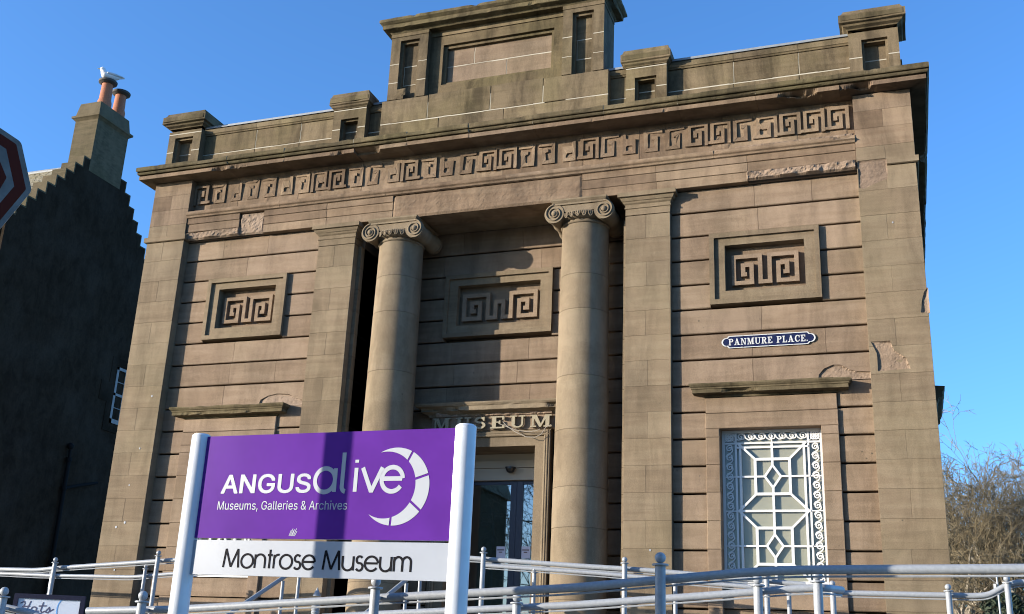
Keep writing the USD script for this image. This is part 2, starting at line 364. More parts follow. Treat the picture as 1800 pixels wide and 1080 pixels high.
def stone_obj(name, m, mat, parent):
    """A stone, with the spalled hollows that touch it cut away."""
    lo, hi = m.vertices.min(0), m.vertices.max(0)
    for poly, y, d in BITES:
        if abs(lo[1]-y) < .02 and sbox(lo[0], lo[2], hi[0], hi[2]).intersects(poly):
            c = relief(poly, y+d, d+.06)
            A_, B_ = (manifold3d.Manifold(manifold3d.Mesh(np.asarray(q.vertices, np.float32), np.asarray(q.faces, np.uint32))) for q in (m, c))
            if A_.volume() < 0 or B_.volume() < 0: print('inside out', name)
            q = (A_-B_).to_mesh(); m = trimesh.Trimesh(q.vert_properties[:, :3], q.tri_verts, process=False)
            if not len(m.faces): return
    return obj(name, m, mat, parent)
def walls(x0, x1, yf, z0, z1, n, k, gap=.022, name='wall_stone', mat='stone_wall', holes=(), c=.007, back=.145):
    """One course of drafted stones from x0 to x1, cut round the rectangles in holes (x0, x1, z0, z1)."""
    spans = [(x0, x1)]
    for hx0, hx1, hz0, hz1 in holes:
        if z0 < hz1-.02 and z1 > hz0+.02:
            spans = [t for a, b in spans for t in ((a, min(b, hx0)), (max(a, hx1), b)) if t[1]-t[0] > .02]
    for a, b in spans:
        m = max(1, round(n*(b-a)/(x1-x0)))
        cc = course_cuts(a, b, m, k)
        for p, q in zip(cc[:-1], cc[1:]):
            stone_obj(name, block(p+.0007, q-.0007, yf, yf+back, z0, z1-gap, c, cs=.0012), mat, bld)
# --- corner piers, and the antae beside the porch: flush joints
for s in (-1, 1):
    for k in range(-1, 18):
        z1, z0 = (zj(k) if k >= 0 else 5.665), max(zj(k+1), BZ)
        lo, hi = sorted((s*XI, s*XO))
        n = 2 if k % 2 else 1
        cc = [lo, lo+(hi-lo)*(.47+RNG.uniform(-.03, .03)), hi] if n == 2 else [lo, hi]
        for a, b in zip(cc[:-1], cc[1:]):
            stone_obj('pier_stone', block(a+.0005, b-.0005, 0, YW+.045, z0, z1-.0015, .0016), 'stone_pier', bld)
        if k < 0: continue
        z1 = min(z1, zj(0))
        lo, hi = sorted((s*AI, s*AO))
        cc = [lo, lo+(hi-lo)*(.48+RNG.uniform(-.03, .03)), hi] if n == 1 else [lo, hi]
        for a, b in zip(cc[:-1], cc[1:]):
            obj('anta_stone', block(a+.0005, b-.0005, YA, YW+.045, z0, z1-.0015, .0016), 'stone_pier', bld)
        # inner face of the anta towards the porch
        lo, hi = sorted((s*AI, s*(AI-.05)))
        obj('porch_side_stone', bx(min(s*(AI), s*(AI-.05-.0)), max(s*AI, s*(AI-.05)), YW+.047, YP+.04, z0, z1-.004), 'stone_pier', bld)
    # upper pier between cap band and cornice
    for k, (z0, z1) in enumerate(((5.752, 5.93), (5.93, 6.17), (6.17, 6.40), (6.40, 6.62))):
        lo, hi = sorted((s*XI, s*XO))
        cc = [lo, lo+(hi-lo)*.5, hi] if k % 2 == 0 else [lo, hi]
        for a, b in zip(cc[:-1], cc[1:]): stone_obj('pier_stone', block(a+.0005, b-.0005, 0, YW+.045, z0, z1-.0015, .0016), 'stone_frieze' if k else 'stone_pier', bld)
# cap bands of the corner piers
band = [(-.03, 5.667), (.02, 5.667), (.034, 5.675), (.034, 5.745), (.02, 5.75), (-.03, 5.75)]
obj('pier_band', sweep([(-XO, YB), (-XO, 0), (-XI, 0), (-XI, YW)], [(-1, 0), (-1, -1), (1, -1), (1, 0)], band, sub=.06, amp=.004, seed=3), 'stone_pier', bld)
obj('pier_band', sweep([(4.985, 0), (XO, 0), (XO, YB)], [(0, -1), (1, -1), (1, 0)], band, sub=.06, amp=.004, seed=4), 'stone_pier', bld)
for i, (poly, y, d) in enumerate(BITES): obj('spalled_patch', rough_patch(poly.buffer(.004), y, -d*.72, step=.02, seed=11+i, amp=.012), 'stone_rough', bld)
obj('side_window_hood', sweep([(XO, .62), (XO, 2.1)], [(1, 0), (1, 0)], [(-.05, 3.0), (.03, 3.0), (.05, 3.05), (.09, 3.07), (.09, 3.12), (.11, 3.14), (.125, 3.18), (-.05, 3.20)], sub=.05, amp=.005, seed=13), 'stone_cornice', bld)
# --- key pattern panels
def key_paths(xc, side=True):
    if side:
        L = [(-.27, .13), (-.27, .22), (-.175, .22)]
        a, b = -.364, .364
        left = [(-.16+.0, .0), (-.364, .0)]
        P1 = [(a+.0, 0), (a, .33), (-.055, .33), (-.055, 0), (.055, 0), (.055, .33), (b, .33), (b, 0), (.155, 0), (.155, .22), (.255, .22), (.255, .105), (.21, .105)]
        P2 = [(a-.025, 0), (-.155, 0), (-.155, .22), (-.255, .22), (-.255, .105), (-.21, .105)]
        w = .05
    else:
        a, b = -.51, .51
        P1 = [(a, 0), (a, .33), (-.165, .33), (-.165, 0), (-.055, 0), (-.055, .22), (.055, .22), (.055, 0), (.165, 0), (.165, .33), (b, .33), (b, 0), (.28, 0), (.28, .22), (.395, .22), (.395, .105), (.34, .105)]
        P2 = [(a-.025, 0), (-.28, 0), (-.28, .22), (-.395, .22), (-.395, .105), (-.34, .105)]
        w = .055
    return affinity.translate(unary_union([stroke(P1, w), stroke(P2, w)]), xc, 0)
def panel(xc, hw, z0, z1, yw, side, label):
    fr = group_under('key_panel', bld); tag(fr, label)
    y = yw-.05
    O = sbox(xc-hw, z0, xc+hw, z1)
    fl, i1, i2 = sbox(xc-hw+.058, z0+.06, xc+hw-.055, z1-.06), None, sbox(xc-hw+.18, z0+.165, xc+hw-.175, z1-.155)
    obj('outer_moulding', relief(O.difference(fl), yw+.13, .18), 'stone_pier', fr)
    obj('inner_frame', relief(fl.difference(i2), yw+.13, .148), 'stone_pier', fr)
    obj('sunk_field', relief(i2, yw+.135, .03), 'stone_wall', fr)
    zk = (z0+z1)/2-.178+.005
    obj('key_relief', relief(affinity.translate(key_paths(xc, side), 0, zk), yw+.1055, .06), 'stone_wall', fr)
PZ0, PZ1, PXC, PHW = 4.148, 5.045, 3.548, .638
for s, w in ((-1, 'left'), (1, 'right')):
    panel(s*PXC, PHW, PZ0, PZ1, YW, True, f'framed Greek key panel between the {w} corner pier and the {w} column')
panel(-.035, .77, 4.165, 5.055, YP, False, 'wide Greek key panel half in shade behind the columns')
# --- walls either side
for s in (-1, 1):
    lo, hi = sorted((s*AO, s*XI))
    holes = [tuple(sorted((s*(PXC-PHW), s*(PXC+PHW))))+(PZ0+.02, PZ1-.02), tuple(sorted((s*2.832, s*4.288)))+(BZ, 3.0)]
    walls(lo, hi, YW, zj(0), 5.66, 3, 1 if s > 0 else 0, gap=.003)
    for k in range(0, 18):
        z1, z0 = zj(k), max(zj(k+1), BZ)
        hl = [h for h in holes if z0 < h[3]-.05 and z1 > h[2]+.05]
        walls(lo, hi, YW, z0, z1, 3 if k % 2 else 2, k, holes=hl)
# porch back wall
for k in range(-1, 18):
    z1, z0 = (zj(k) if k >= 0 else 5.71), max(zj(k+1), BZ)
    hl = []
    if z0 < 5.0 and z1 > 4.25: hl.append((-.8, .73, 0, 9))
    if z0 < 2.95: hl.append((-.83, .81, BZ, 9))
    elif z0 < 3.1: pass
    walls(-AI+.05, AI-.05, YP, z0, z1, 4 if k % 2 else 3, k, holes=hl, name='porch_stone', mat='stone_wall')
# --- window surrounds, hoods, grilles
def window(s):
    d = 'right' if s > 0 else 'left'
    g = group_under('window_surround', bld)
    X = lambda a, b: sorted((s*a, s*b))
    yf = YW-.035
    for a, b in ((2.832, WX0), (WX1, 4.288)):
        lo, hi = X(a, b)
        for k in range(8, 18):
            z1, z0 = zj(k)-.0, zj(k+1)
            z1 = min(z1, WZ1)
            if z1-z0 > .03: obj('jamb_stone', block(lo+.001, hi-.001, yf, .30, max(z0, BZ), z1-.003, .004), 'stone_wall', g)
    lo, hi = X(2.832, 4.288)
    obj('lintel', block(lo, hi, yf, .30, WZ1, 2.838, .004), 'stone_wall', g)
    obj('frieze_stone', block(lo+.004, hi-.004, yf+.008, .2, 2.846, 3.02, .004), 'stone_wall', g)
    hp = [(-.05, 3.03), (.012, 3.03), (.016, 3.055), (.122, 3.057), (.13, 3.06), (.13, 3.104), (.138, 3.105), (.138, 3.12), (.152, 3.13), (.165, 3.15), (.165, 3.168), (-.05, 3.185)]
    # hood mould, chipped along its lower edge
    lo, hi = X(2.665+.165, 4.455-.165)
    obj('window_hood', rect_sweep(lo, hi, YW-.005, YW+.05, hp, sub=.02, erode={3: (.05, .012), 4: (.06, .03), 5: (.02, .0), 10: (.02, -.01)}, seed=21 if s > 0 else 33, amp=.006), 'stone_cornice', g)
    lo, hi = X(WX0, WX1)
    obj('sill', bx(lo, hi, .16, .5, .70, .93), 'stone_wall', g)
    obj('apron_stone', block(lo, hi, .20, .5, BZ, .69, .004), 'stone_wall', g)
    # the iron grille, the pane and the blind behind it
    w = group_under('window', bld); tag(w, f'{d} window with a white iron grille of squares, diamonds and scrolls')
    xc = 3.545; Y0 = .255
    T = lambda poly: affinity.translate(affinity.scale(poly, s, 1, origin=(0, 0)), 0, 0) if s < 0 else poly
    z0, z1 = .95, 2.665
    ix0, ix1, iz0, iz1 = 3.145, 3.942, .99, 2.518
    fr = sbox(WX0, z0, WX1, z1).difference(sbox(WX0+.03, z0+.035, WX1-.03, z1-.03))
    obj('grille_frame', relief(T(fr), Y0+.03, .035), 'white_iron', w)
    bars, thin = [], []
    zm = (iz0+iz1)/2; hm = (iz1-iz0)/2
    for x in (ix0, ix1): thin.append(stroke([(x, z0), (x, z1)], .022))
    for z in (iz1, iz0): thin.append(stroke([(WX0, z), (WX1, z)], .02))
    for x in (ix0+.048, ix1-.048): bars.append(stroke([(x, iz0), (x, iz1)], .025))
    bars.append(stroke([(ix0, iz1-.05), (ix1, iz1-.05)], .022))
    bars.append(stroke([(ix0, zm), (ix1, zm)], .024))
    for c in (zm+hm/2, zm-hm/2):
        q = .187; zz = .195
        xl, xr = xc-q-.003, xc+q
        bars.append(stroke([(xl, c-zz), (xr, c-zz), (xr, c+zz), (xl, c+zz), (xl, c-zz), (xr, c-zz)], .03))
        for sx, sz in ((-1, -1), (1, -1), (1, 1), (-1, 1)):
            bars.append(stroke([(xc+sx*q, c+sz*zz), (xc+sx*(q+.19), c+sz*hm/2)], .024))
            bars.append(stroke([(xc, c+sz*.125), (xc+sx*.088, c), (xc+sx*.09, c)], .024))
        for sz in (-1, 1): bars.append(stroke([(xc, c+sz*.12), (xc, c+sz*hm/2)], .026))
        for sx in (-1, 1):
            bars.append(stroke([(xc+sx*.085, c), (xc+sx*.40, c)], .02)); thin.append(stroke([(xc+sx*.40, c), (xc+sx*.55, c)], .013))
    thin += [stroke([(WX0, zm), (ix0, zm)], .013), stroke([(ix1, zm), (WX1, zm)], .013), stroke([(xc, iz1-.05), (xc, z1)], .013)]
    obj('grille_lattice', relief(T(unary_union(bars)), Y0+.02, .028), 'white_iron', w)
    obj('grille_border_bars', relief(T(unary_union(thin)), Y0+.018, .020), 'white_iron', w)
    def scroll(cx, cz, ang, sz):
        t = np.linspace(0, 2.7*np.pi, 30); r = sz*(.08+.44*t/t[-1])
        p = [(a, b) for a, b in zip(r*np.cos(t), r*np.sin(t))]
        p = [(-a, b) for a, b in p]; p += [(sz*.47, -sz*.34), (sz*.2, -sz*.72), (-.35*sz, -.95*sz), (-.52*sz, -1.25*sz)]
        return affinity.translate(affinity.rotate(stroke(p, .0125, 'round', 'round'), ang, origin=(0, 0)), cx, cz)
    n = 14; pz = (iz1-iz0)/n
    for cx in (WX0+.083, WX1-.085):
        sc = [scroll(cx, iz0+pz*(i+.5), 0, .074) for i in range(n)]
        obj('scroll_border', relief(T(unary_union(sc)), Y0+.012, .012), 'white_iron', w)
    for cz in (iz1+.075, iz0-.02):
        if cz < iz0: continue
        sc = [scroll(ix0+(ix1-ix0)/7*(i+.5), cz, -90, .08) for i in range(7)]
        obj('scroll_border', relief(T(unary_union(sc)), Y0+.012, .012), 'white_iron', w)
    for cx in (WX0+.083, WX1-.085):
        cz = iz1+.073
        ro = [Point(cx+.02*math.cos(a), cz+.02*math.sin(a)).buffer(.036).difference(Point(cx+.02*math.cos(a), cz+.02*math.sin(a)).buffer(.022)) for a in np.radians([45, 135, 225, 315])]
        ro += [stroke([(cx-.07, cz-.065), (cx+.07, cz+.065)], .008), stroke([(cx-.07, cz+.065), (cx+.07, cz-.065)], .008)]
        obj('corner_rosette', relief(T(unary_union(ro)), Y0+.012, .012), 'white_iron', w)
    lo, hi = X(WX0, WX1)
    obj('pane', (np.array([[lo+.002, .2745, .95], [hi-.002, .2745, .95], [hi-.002, .2745, 2.66], [lo+.002, .2745, 2.66]]), np.array([[0, 1, 2], [0, 2, 3]])), 'glass', w)
    obj('blind', bx(lo+.004, hi-.004, .288, .293, .95, 2.66), 'blind', w)
    obj('window_head', bx(lo+.002, hi-.002, .30, .33, 2.61, 2.662), 'white_paint', w)
window(1); window(-1)
for x, z, r in ((-4.93, 1.62, .014), (-5.06, 1.56, .013), (-4.87, 2.62, .010), (-4.95, 2.12, .009), (-4.80, 3.35, .012), (-4.98, 1.0, .010), (2.2, 1.3, .010), (5.0, 4.95, .008)):
    obj('bird_dropping', relief(affinity.scale(Point(x, z).buffer(r, 6), 1, 1.2), -.002 if abs(x) > 4 else YA-.002, .003), 'letter_white', bld)
# --- architrave: plain fascias, one smooth repaired lintel, and rough eroded lengths
arch = group_under('architrave', bld)
def fascia(x0, x1, low=5.667, hidden=0):
    for a, b, y in ((5.912, 6.0, .012), (5.79, 5.909, .022), (low, 5.787, .03)):
        if b > a: obj('fascia_stone', block(x0+.0015, x1-.0015, y, YW+.3, a, b, .003, .002), 'stone_frieze', arch)
for a, b in ((-3.36, -2.35), (-2.35, -1.335), (1.325, 2.28), (2.28, 3.4)): fascia(a, b)
fascia(-XI, -3.76, 5.80); fascia(3.4, XI, 5.80)
obj('lintel_stone', rough_patch(sbox(-1.333, 5.66, 1.323, 6.0), .03, .012, step=.03, seed=8, amp=.010), 'stone_frieze', arch)
obj('lintel_core', bx(-1.33, 1.32, .034, .4, 5.662, 6.0), 'stone_frieze', arch)
obj('rough_stone', rough_patch(sbox(-3.76, 5.67, -3.36, 6.0), .06, .02, step=.022, seed=14, amp=.03), 'stone_rough', arch)
obj('rough_stone', rough_patch(sbox(-XI, 5.665, -3.74, 5.80), .05, .03, step=.02, seed=15, amp=.04), 'stone_rough', arch)
obj('rough_stone', rough_patch(sbox(3.38, 5.672, XI, 5.80), .04, .04, step=.02, seed=16, amp=.045), 'stone_rough', arch)
for a, b in ((-XI, -1.34), (1.33, XI)): obj('architrave_core', bx(a, b, .10, .4, 5.668, 6.02), 'stone_rough', arch)
obj('porch_soffit', bx(-AI, AI, .12, YP+.05, 5.69, 5.715), 'stone_column', arch)
taenia = [(-.2, 6.0), (.0, 6.0), (.02, 6.008), (.025, 6.03), (.045, 6.045), (.05, 6.06), (.05, 6.085), (.035, 6.1), (-.2, 6.105)]
xs = [-XI, -3.1, -1.45, .3, 1.7, 3.0, XI]
for k in range(6):
    obj('taenia_stone', sweep([(xs[k]+.001, .01), (xs[k+1]-.001, .01)], [(0, -1), (0, -1)], taenia, sub=.04, amp=.006, erode={5: (.03, 0), 6: (.04, -.01), 7: (.02, 0)} if k == 5 else {6: (.01, 0)}, seed=40+k), 'stone_frieze', arch)
obj('rough_stone', rough_patch(sbox(3.25, 6.07, XI-.01, 6.15), .04, .03, step=.02, seed=18, amp=.03), 'stone_rough', arch)
# --- frieze and its Greek keys, each worn differently
fz = group_under('frieze', bld)
fx = [-XI, -3.9, -2.9, -1.9, -.9, .2, 1.3, 2.05, 3.1, 4.0, XI]
for a, b in zip(fx[:-1], fx[1:]): obj('frieze_stone', block(a+.001, b-.001, .118, .4, 6.105, 6.63, .003), 'stone_frieze', fz)
def key_unit(x, flip, worn, seed):
    """One square spiral of the frieze, joined to the next along the bottom; the more worn it is, the shallower, rounder and more filled."""
    w, h, t = .284, .312, .042
    P = [(t/2, 0), (t/2, h-t/2), (w-.055, h-t/2), (w-.055, t/2+.012), (.098, t/2+.012), (.098, h*.64), (w-.125, h*.64), (w-.125, h*.40)]
    g = unary_union([stroke(P, t), stroke([(w-.055, t/2+.012), (w+.005, t/2+.012)], t*.9), stroke([(0, t/2), (t, t/2)], t*.9)]) if worn < .6 else stroke(P[1:7] if seed % 3 else P[2:8], t*1.15)
    if worn > .45: g = g.buffer(.010+.008*worn).buffer(-.012-.006*worn)
    elif worn > .25: g = g.buffer(-.006).buffer(.006)
    if flip: g = affinity.scale(g, -1, 1, origin=(w/2, 0))
    g = affinity.translate(g, x, 6.243)
    depth = .046-.024*worn
    m = relief(g, .12, depth-.008)
    v = np.array(m.vertices); am = .002+.011*worn
    nz = meshkit.noise(v*np.array([45, 1, 45])+seed, seed)-.5; nx = meshkit.noise(v*np.array([38, 1, 52])+seed*2, seed+1)-.5
    v[:, 0] += am*2*nx; v[:, 2] += am*2*nz
    fr = v[:, 1] < .11
    v[fr, 1] += .012*worn*nz[fr]*2
    return trimesh.Trimesh(v, np.array(m.faces), process=False)
N = 33; pitch = (4.60+4.66)/N
worns = [.05, .85, .8, .95, .75, .7, .85, .55, .2, .65, .85, .6, .3, .65, .7, .75, .1, .2, .7, .6, .6, .15, .65, .6, .95, .85, .3, .45, .6, .5, .1, .08, .15]
for k in range(N):
    kw = worns[k]
    obj('key_motif', key_unit(-4.66+k*pitch, k > 9 and k % 7 < 4 or k > 21, kw, 100+k), 'stone_frieze', fz)
obj('worn_field', rough_patch(sbox(-4.63, 6.13, 4.6, 6.60), .121, -.004, step=.045, seed=31, amp=.02), 'stone_frieze', fz)
# --- main cornice in blocks, chipped along the lower edge
corona = [(-.35, 6.61), (-.125, 6.61), (-.12, 6.628), (.172, 6.630), (.18, 6.632), (.18, 6.687), (-.35, 6.687)]
cyma = [(-.35, 6.689), (.145, 6.689), (.145, 6.702), (.196, 6.706), (.206, 6.72), (.212, 6.735), (.19, 6.737), (.186, 6.75), (.215, 6.754), (.224, 6.765), (.224, 6.815), (.207, 6.828), (-.35, 6.86)]
er1 = {3: (.12, .014), 4: (.125, .042)}; er2 = {3: (.02, .006), 4: (.02, 0), 5: (.02, 0), 9: (.012, 0), 10: (.018, -.012), 11: (.02, -.01)}
cg = group_under('cornice', bld)
cx = [-3.95, -3.0, -1.9, -1.1, -.2, .7, 1.65, 2.6, 3.55, 4.52]
runs = [([(-XO, YB), (-XO, 0), (cx[0], 0)], [(-1, 0), (-1, -1), (0, -1)]), ([(cx[-1], 0), (XO, 0), (XO, YB)], [(0, -1), (1, -1), (1, 0)])]
for k in range(len(cx)-1):
    dy = RNG.uniform(-.004, .004)
    runs.append(([(cx[k]+.0015, dy), (cx[k+1]-.0015, dy)], [(0, -1), (0, -1)]))
    obj('mortar_joint', sweep([(cx[k]-.003, .004), (cx[k]+.003, .004)], [(0, -1), (0, -1)], cyma), 'mortar', cg)
for k, (pts, mit) in enumerate(runs):
    obj('corona_stone', sweep(pts, mit, corona, sub=.022, erode=er1, seed=60+k, amp=.003), 'stone_frieze', cg)
    obj('cyma_stone', sweep(pts, mit, cyma, sub=.03, erode=er2, seed=80+k, amp=.002), 'stone_cornice', cg)
# --- parapet
pp = group_under('parapet', bld)
YPAR = .15
def mort(x0, x1, y, z0, z1, parent):
    hz = x1-x0 > z1-z0; a0, a1 = (x0, x1) if hz else (z0, z1); t = a0; n = 0
    while t < a1-.01:
        e = min(a1, t+RNG.uniform(.12, .5)); w = RNG.uniform(.5, .95); c = RNG.uniform(-.15, .15)
        if RNG.random() > .12 or n == 0:
            if hz: m_ = (z0+z1)/2+c*(z1-z0); h_ = (z1-z0)/2*w; obj('mortar_joint', bx(t, e, y, y+.02, m_-h_, m_+h_), 'mortar', parent)
            else: m_ = (x0+x1)/2+c*(x1-x0); h_ = (x1-x0)/2*w; obj('mortar_joint', bx(m_-h_, m_+h_, y, y+.02, t, e), 'mortar', parent)
        t = e; n += 1
for s in (-1, 1):
    xs = [1.6, 1.89, 2.41, 3.25, 4.05, 4.66] if s > 0 else [1.6, 1.89, 2.41, 3.0, 3.75, 4.66]
    for k, (a, b) in enumerate(zip(xs[:-1], xs[1:])):
        lo, hi = sorted((s*a, s*b))
        obj('base_stone', block(lo+.003, hi-.003, YPAR-.006, .45, 6.80, 7.085, .004), 'stone_parapet', pp)
        obj('parapet_stone', block(lo+.004, hi-.004, YPAR, .45, 7.10, 7.402, .004), 'stone_parapet', pp)
        obj('coping_stone', sweep([(lo+.002, YPAR), (hi-.002, YPAR)], [(0, -1), (0, -1)], [(-.3, 7.405), (.012, 7.405), (.02, 7.425), (.03, 7.43), (.03, 7.50), (-.3, 7.515)], sub=.06, amp=.004, seed=70+k), 'stone_parapet', pp)
        if k != 1: mort(lo, hi, YPAR+.0015, 7.084, 7.101, pp)
        if 2 <= k < 4: mort(s*b-.004, s*b+.004, YPAR+.0015, 7.10, 7.405, pp)
    lo, hi = sorted((s*1.6, s*4.66))
    obj('lead_flashing', bx(lo, hi, YPAR-.034, .47, 7.517, 7.548), 'lead', pp)
capp = lambda z: [(-.2, z), (.0, z), (.008, z+.012), (.05, z+.03), (.062, z+.05), (.092, z+.06), (.098, z+.065), (.098, z+.165), (.09, z+.172), (.07, z+.185), (.04, z+.235), (-.2, z+.24)]
def pedestal(x0, x1, ztop, zcap, px0, px1, pz, label, depth=.45, dz=1.0, lines=True):
    g = group_under('pedestal', bld); tag(g, label)
    Y = .03
    front = sbox(x0, 6.80, x1, ztop).difference(sbox(px0, 6.79, px1, pz))
    ring = sbox(px0, 6.79, px1, pz).difference(sbox(px0+.028, 6.78, px1-.028, pz-.03))
    obj('shaft', relief(front, Y+.12, .12), 'stone_parapet', g)
    obj('shaft_core', bx(x0+.001, x1-.001, Y+.12, depth, 6.80, ztop), 'stone_parapet', g)
    obj('panel_moulding', relief(ring, Y+.12, .08), 'stone_parapet', g)
    c = [(o*dz, z) for o, z in capp(zcap)]
    obj('cap', rect_sweep(x0, x1, Y, depth, c, back=True, sub=.05, amp=.006, erode={7: (.02, -.02), 6: (.015, .01)}, seed=int(abs(x0)*77)), 'stone_parapet', g)
    tz = zcap+.235
    obj('cap_top', bx(x0-.045*dz, x1+.045*dz, Y-.045*dz, depth+.045*dz, zcap+.1, tz+.004), 'stone_parapet', g)
    obj('cap_panel', bx(x0-.07*dz, x1+.07*dz, Y-.104*dz, Y-.09*dz, zcap+.085, zcap+.15), 'stone_cornice', g)
    if lines:
        for a, b in ((x0, px0), (px1, x1)): obj('mortar_joint', bx(a, b, Y-.002, Y+.02, 7.135, 7.147), 'mortar', g)
        obj('mortar_joint', bx(px0, px1, Y+.1185, Y+.13, 7.135, 7.147), 'mortar', g)
        if not x0 > 4: obj('mortar_joint', bx(x0, x1, Y-.002, Y+.02, 7.435, 7.447), 'mortar', g)
pedestal(-5.225, -4.65, 7.49, 7.535, -5.11, -4.79, 7.38, 'tall corner pedestal at the left end of the parapet')
pedestal(4.65, 5.225, 7.49, 7.535, 4.80, 5.10, 7.38, 'tall corner pedestal at the right end of the parapet')
pedestal(-2.405, -1.885, 7.45, 7.46, -2.28, -2.0, 7.30, 'lower pedestal left of the attic block', .30, .62)
pedestal(1.88, 2.415, 7.45, 7.46, 2.0, 2.28, 7.30, 'lower pedestal right of the attic block', .30, .62)
# --- attic block in the middle
at_ = group_under('attic', bld)
Y = .03
ab = [-1.65, -.75, .2, 1.65]
for a, b in zip(ab[:-1], ab[1:]): obj('attic_stone', block(a+.003, b-.003, Y-.004, .56, 6.80, 7.115, .004), 'stone_parapet', at_)
mort(-1.645, 1.645, Y, 7.113, 7.131, at_)
ab = [-1.65, -.93, .0, .75, 1.65]
for k, (a, b) in enumerate(zip(ab[:-1], ab[1:])):
    obj('attic_stone', block(a+.004, b-.004, Y, .56, 7.13, 7.50 if 0 < k < 3 else 7.49, .004), 'stone_parapet', at_)
    if k: mort(a-.004, a+.004, Y+.002, 7.13, 7.38, at_)
for s in (-1, 1):
    lo, hi = sorted((s*1.0, s*1.575))
    p0, p1 = sorted((s*1.135, s*1.43)); 
    fr = sbox(lo, 7.50, hi, 8.50).difference(sbox(p0, 7.5, p1, 8.44))
    obj('attic_pier', relief(fr, Y+.12, .12), 'stone_parapet', at_)
    obj('attic_pier_core', bx(lo+.001, hi-.001, Y+.1, .56, 7.50, 8.50), 'stone_parapet', at_)
    obj('panel_moulding', relief(sbox(p0, 7.5, p1, 8.44).difference(sbox(p0+.035, 7.49, p1-.035, 8.40)), Y+.12, .075), 'stone_parapet', at_)
    obj('pier_neck', bx(lo-.006, hi+.006, Y-.008, .56, 8.505, 8.60), 'stone_parapet', at_)
    for z in (7.76, 8.06):
        for a, b in ((lo, p0), (p1, hi)): mort(a, b, Y-.002, z, z+.012, at_)
        mort(p0+.035, p1-.035, Y+.097, z-.01, z+.002, at_)
    mort(p0+.04, p0+.047, Y+.097, 7.75, 8.06, at_)
YC = .13
fr = sbox(-1.0, 7.50, 1.0, 8.47).difference(sbox(-.80, 7.685, .845, 8.325))
obj('attic_field', relief(fr, YC+.1, .1), 'stone_parapet', at_)
obj('panel_moulding', relief(sbox(-.80, 7.685, .845, 8.325).difference(sbox(-.755, 7.73, .80, 8.28)), YC+.1, .06), 'stone_parapet', at_)
cuts = [(-.755, -.35, 8.012, 8.28), (-.35, .80, 8.012, 8.28), (-.755, .14, 7.73, 8.0), (.14, .80, 7.73, 8.0)]
for a, b, c, d in cuts: obj('panel_stone', block(a+.004, b-.004, YC+.085, YC+.2, c, d, .003), 'stone_wall', at_)
mort(-.755, .80, YC+.087, 7.998, 8.014, at_); mort(-.354, -.346, YC+.087, 8.012, 8.28, at_); mort(.136, .144, YC+.087, 7.73, 8.0, at_); mort(.79, .80, YC+.087, 7.73, 8.28, at_)
obj('attic_frieze', bx(-1.0, 1.0, YC-.008, .5, 8.48, 8.60), 'stone_parapet', at_)
obj('attic_core', bx(-1.56, 1.56, YC+.1, .555, 7.4, 8.62), 'stone_parapet', at_)
ac = [(-.3, 8.56), (.01, 8.56), (.03, 8.59), (.1, 8.605), (.105, 8.61), (.105, 8.665), (.12, 8.675), (.15, 8.70), (.155, 8.735), (.14, 8.75), (-.3, 8.77)]
obj('attic_cornice', rect_sweep(-1.575, 1.575, Y, .56, ac, back=True, sub=.025, erode={3: (.03, .02), 4: (.045, .02), 8: (.06, -.02), 9: (.08, -.03)}, seed=77, amp=.012), 'stone_cornice', at_)
obj('attic_top_stone', block(-1.46, -.93, .05, .5, 8.74, 8.82, .01), 'stone_parapet', at_)
obj('attic_top_stone', block(-.22, 1.3, .05, .5, 8.74, 8.84, .01), 'stone_parapet', at_)
obj('spalled_patch', rough_patch(Polygon([(-1.56, 7.50), (-1.36, 7.50), (-1.30, 7.60), (-1.34, 7.66), (-1.43, 7.66), (-1.5, 7.58)]), Y, .004, seed=91, amp=.012), 'stone_parapet', at_)
# --- anta capitals
acap = [(-.1, 5.38), (.0, 5.38), (.0, 5.465), (.012, 5.468), (.012, 5.485), (.004, 5.49), (.004, 5.52), (.02, 5.535), (.03, 5.555), (.04, 5.56), (.055, 5.585), (.06, 5.60), (.085, 5.605), (.085, 5.662), (-.1, 5.662)]
for s in (-1, 1):
    lo, hi = sorted((s*AI, s*AO))
    obj('anta_capital', rect_sweep(lo, hi, YA, YP if False else .5, acap, sub=.03, amp=.007, erode={12: (.05, .0), 13: (.055, 0), 11: (.03, 0)} if s > 0 else {13: (.02, -.02)}, seed=81+s), 'stone_pier', bld)
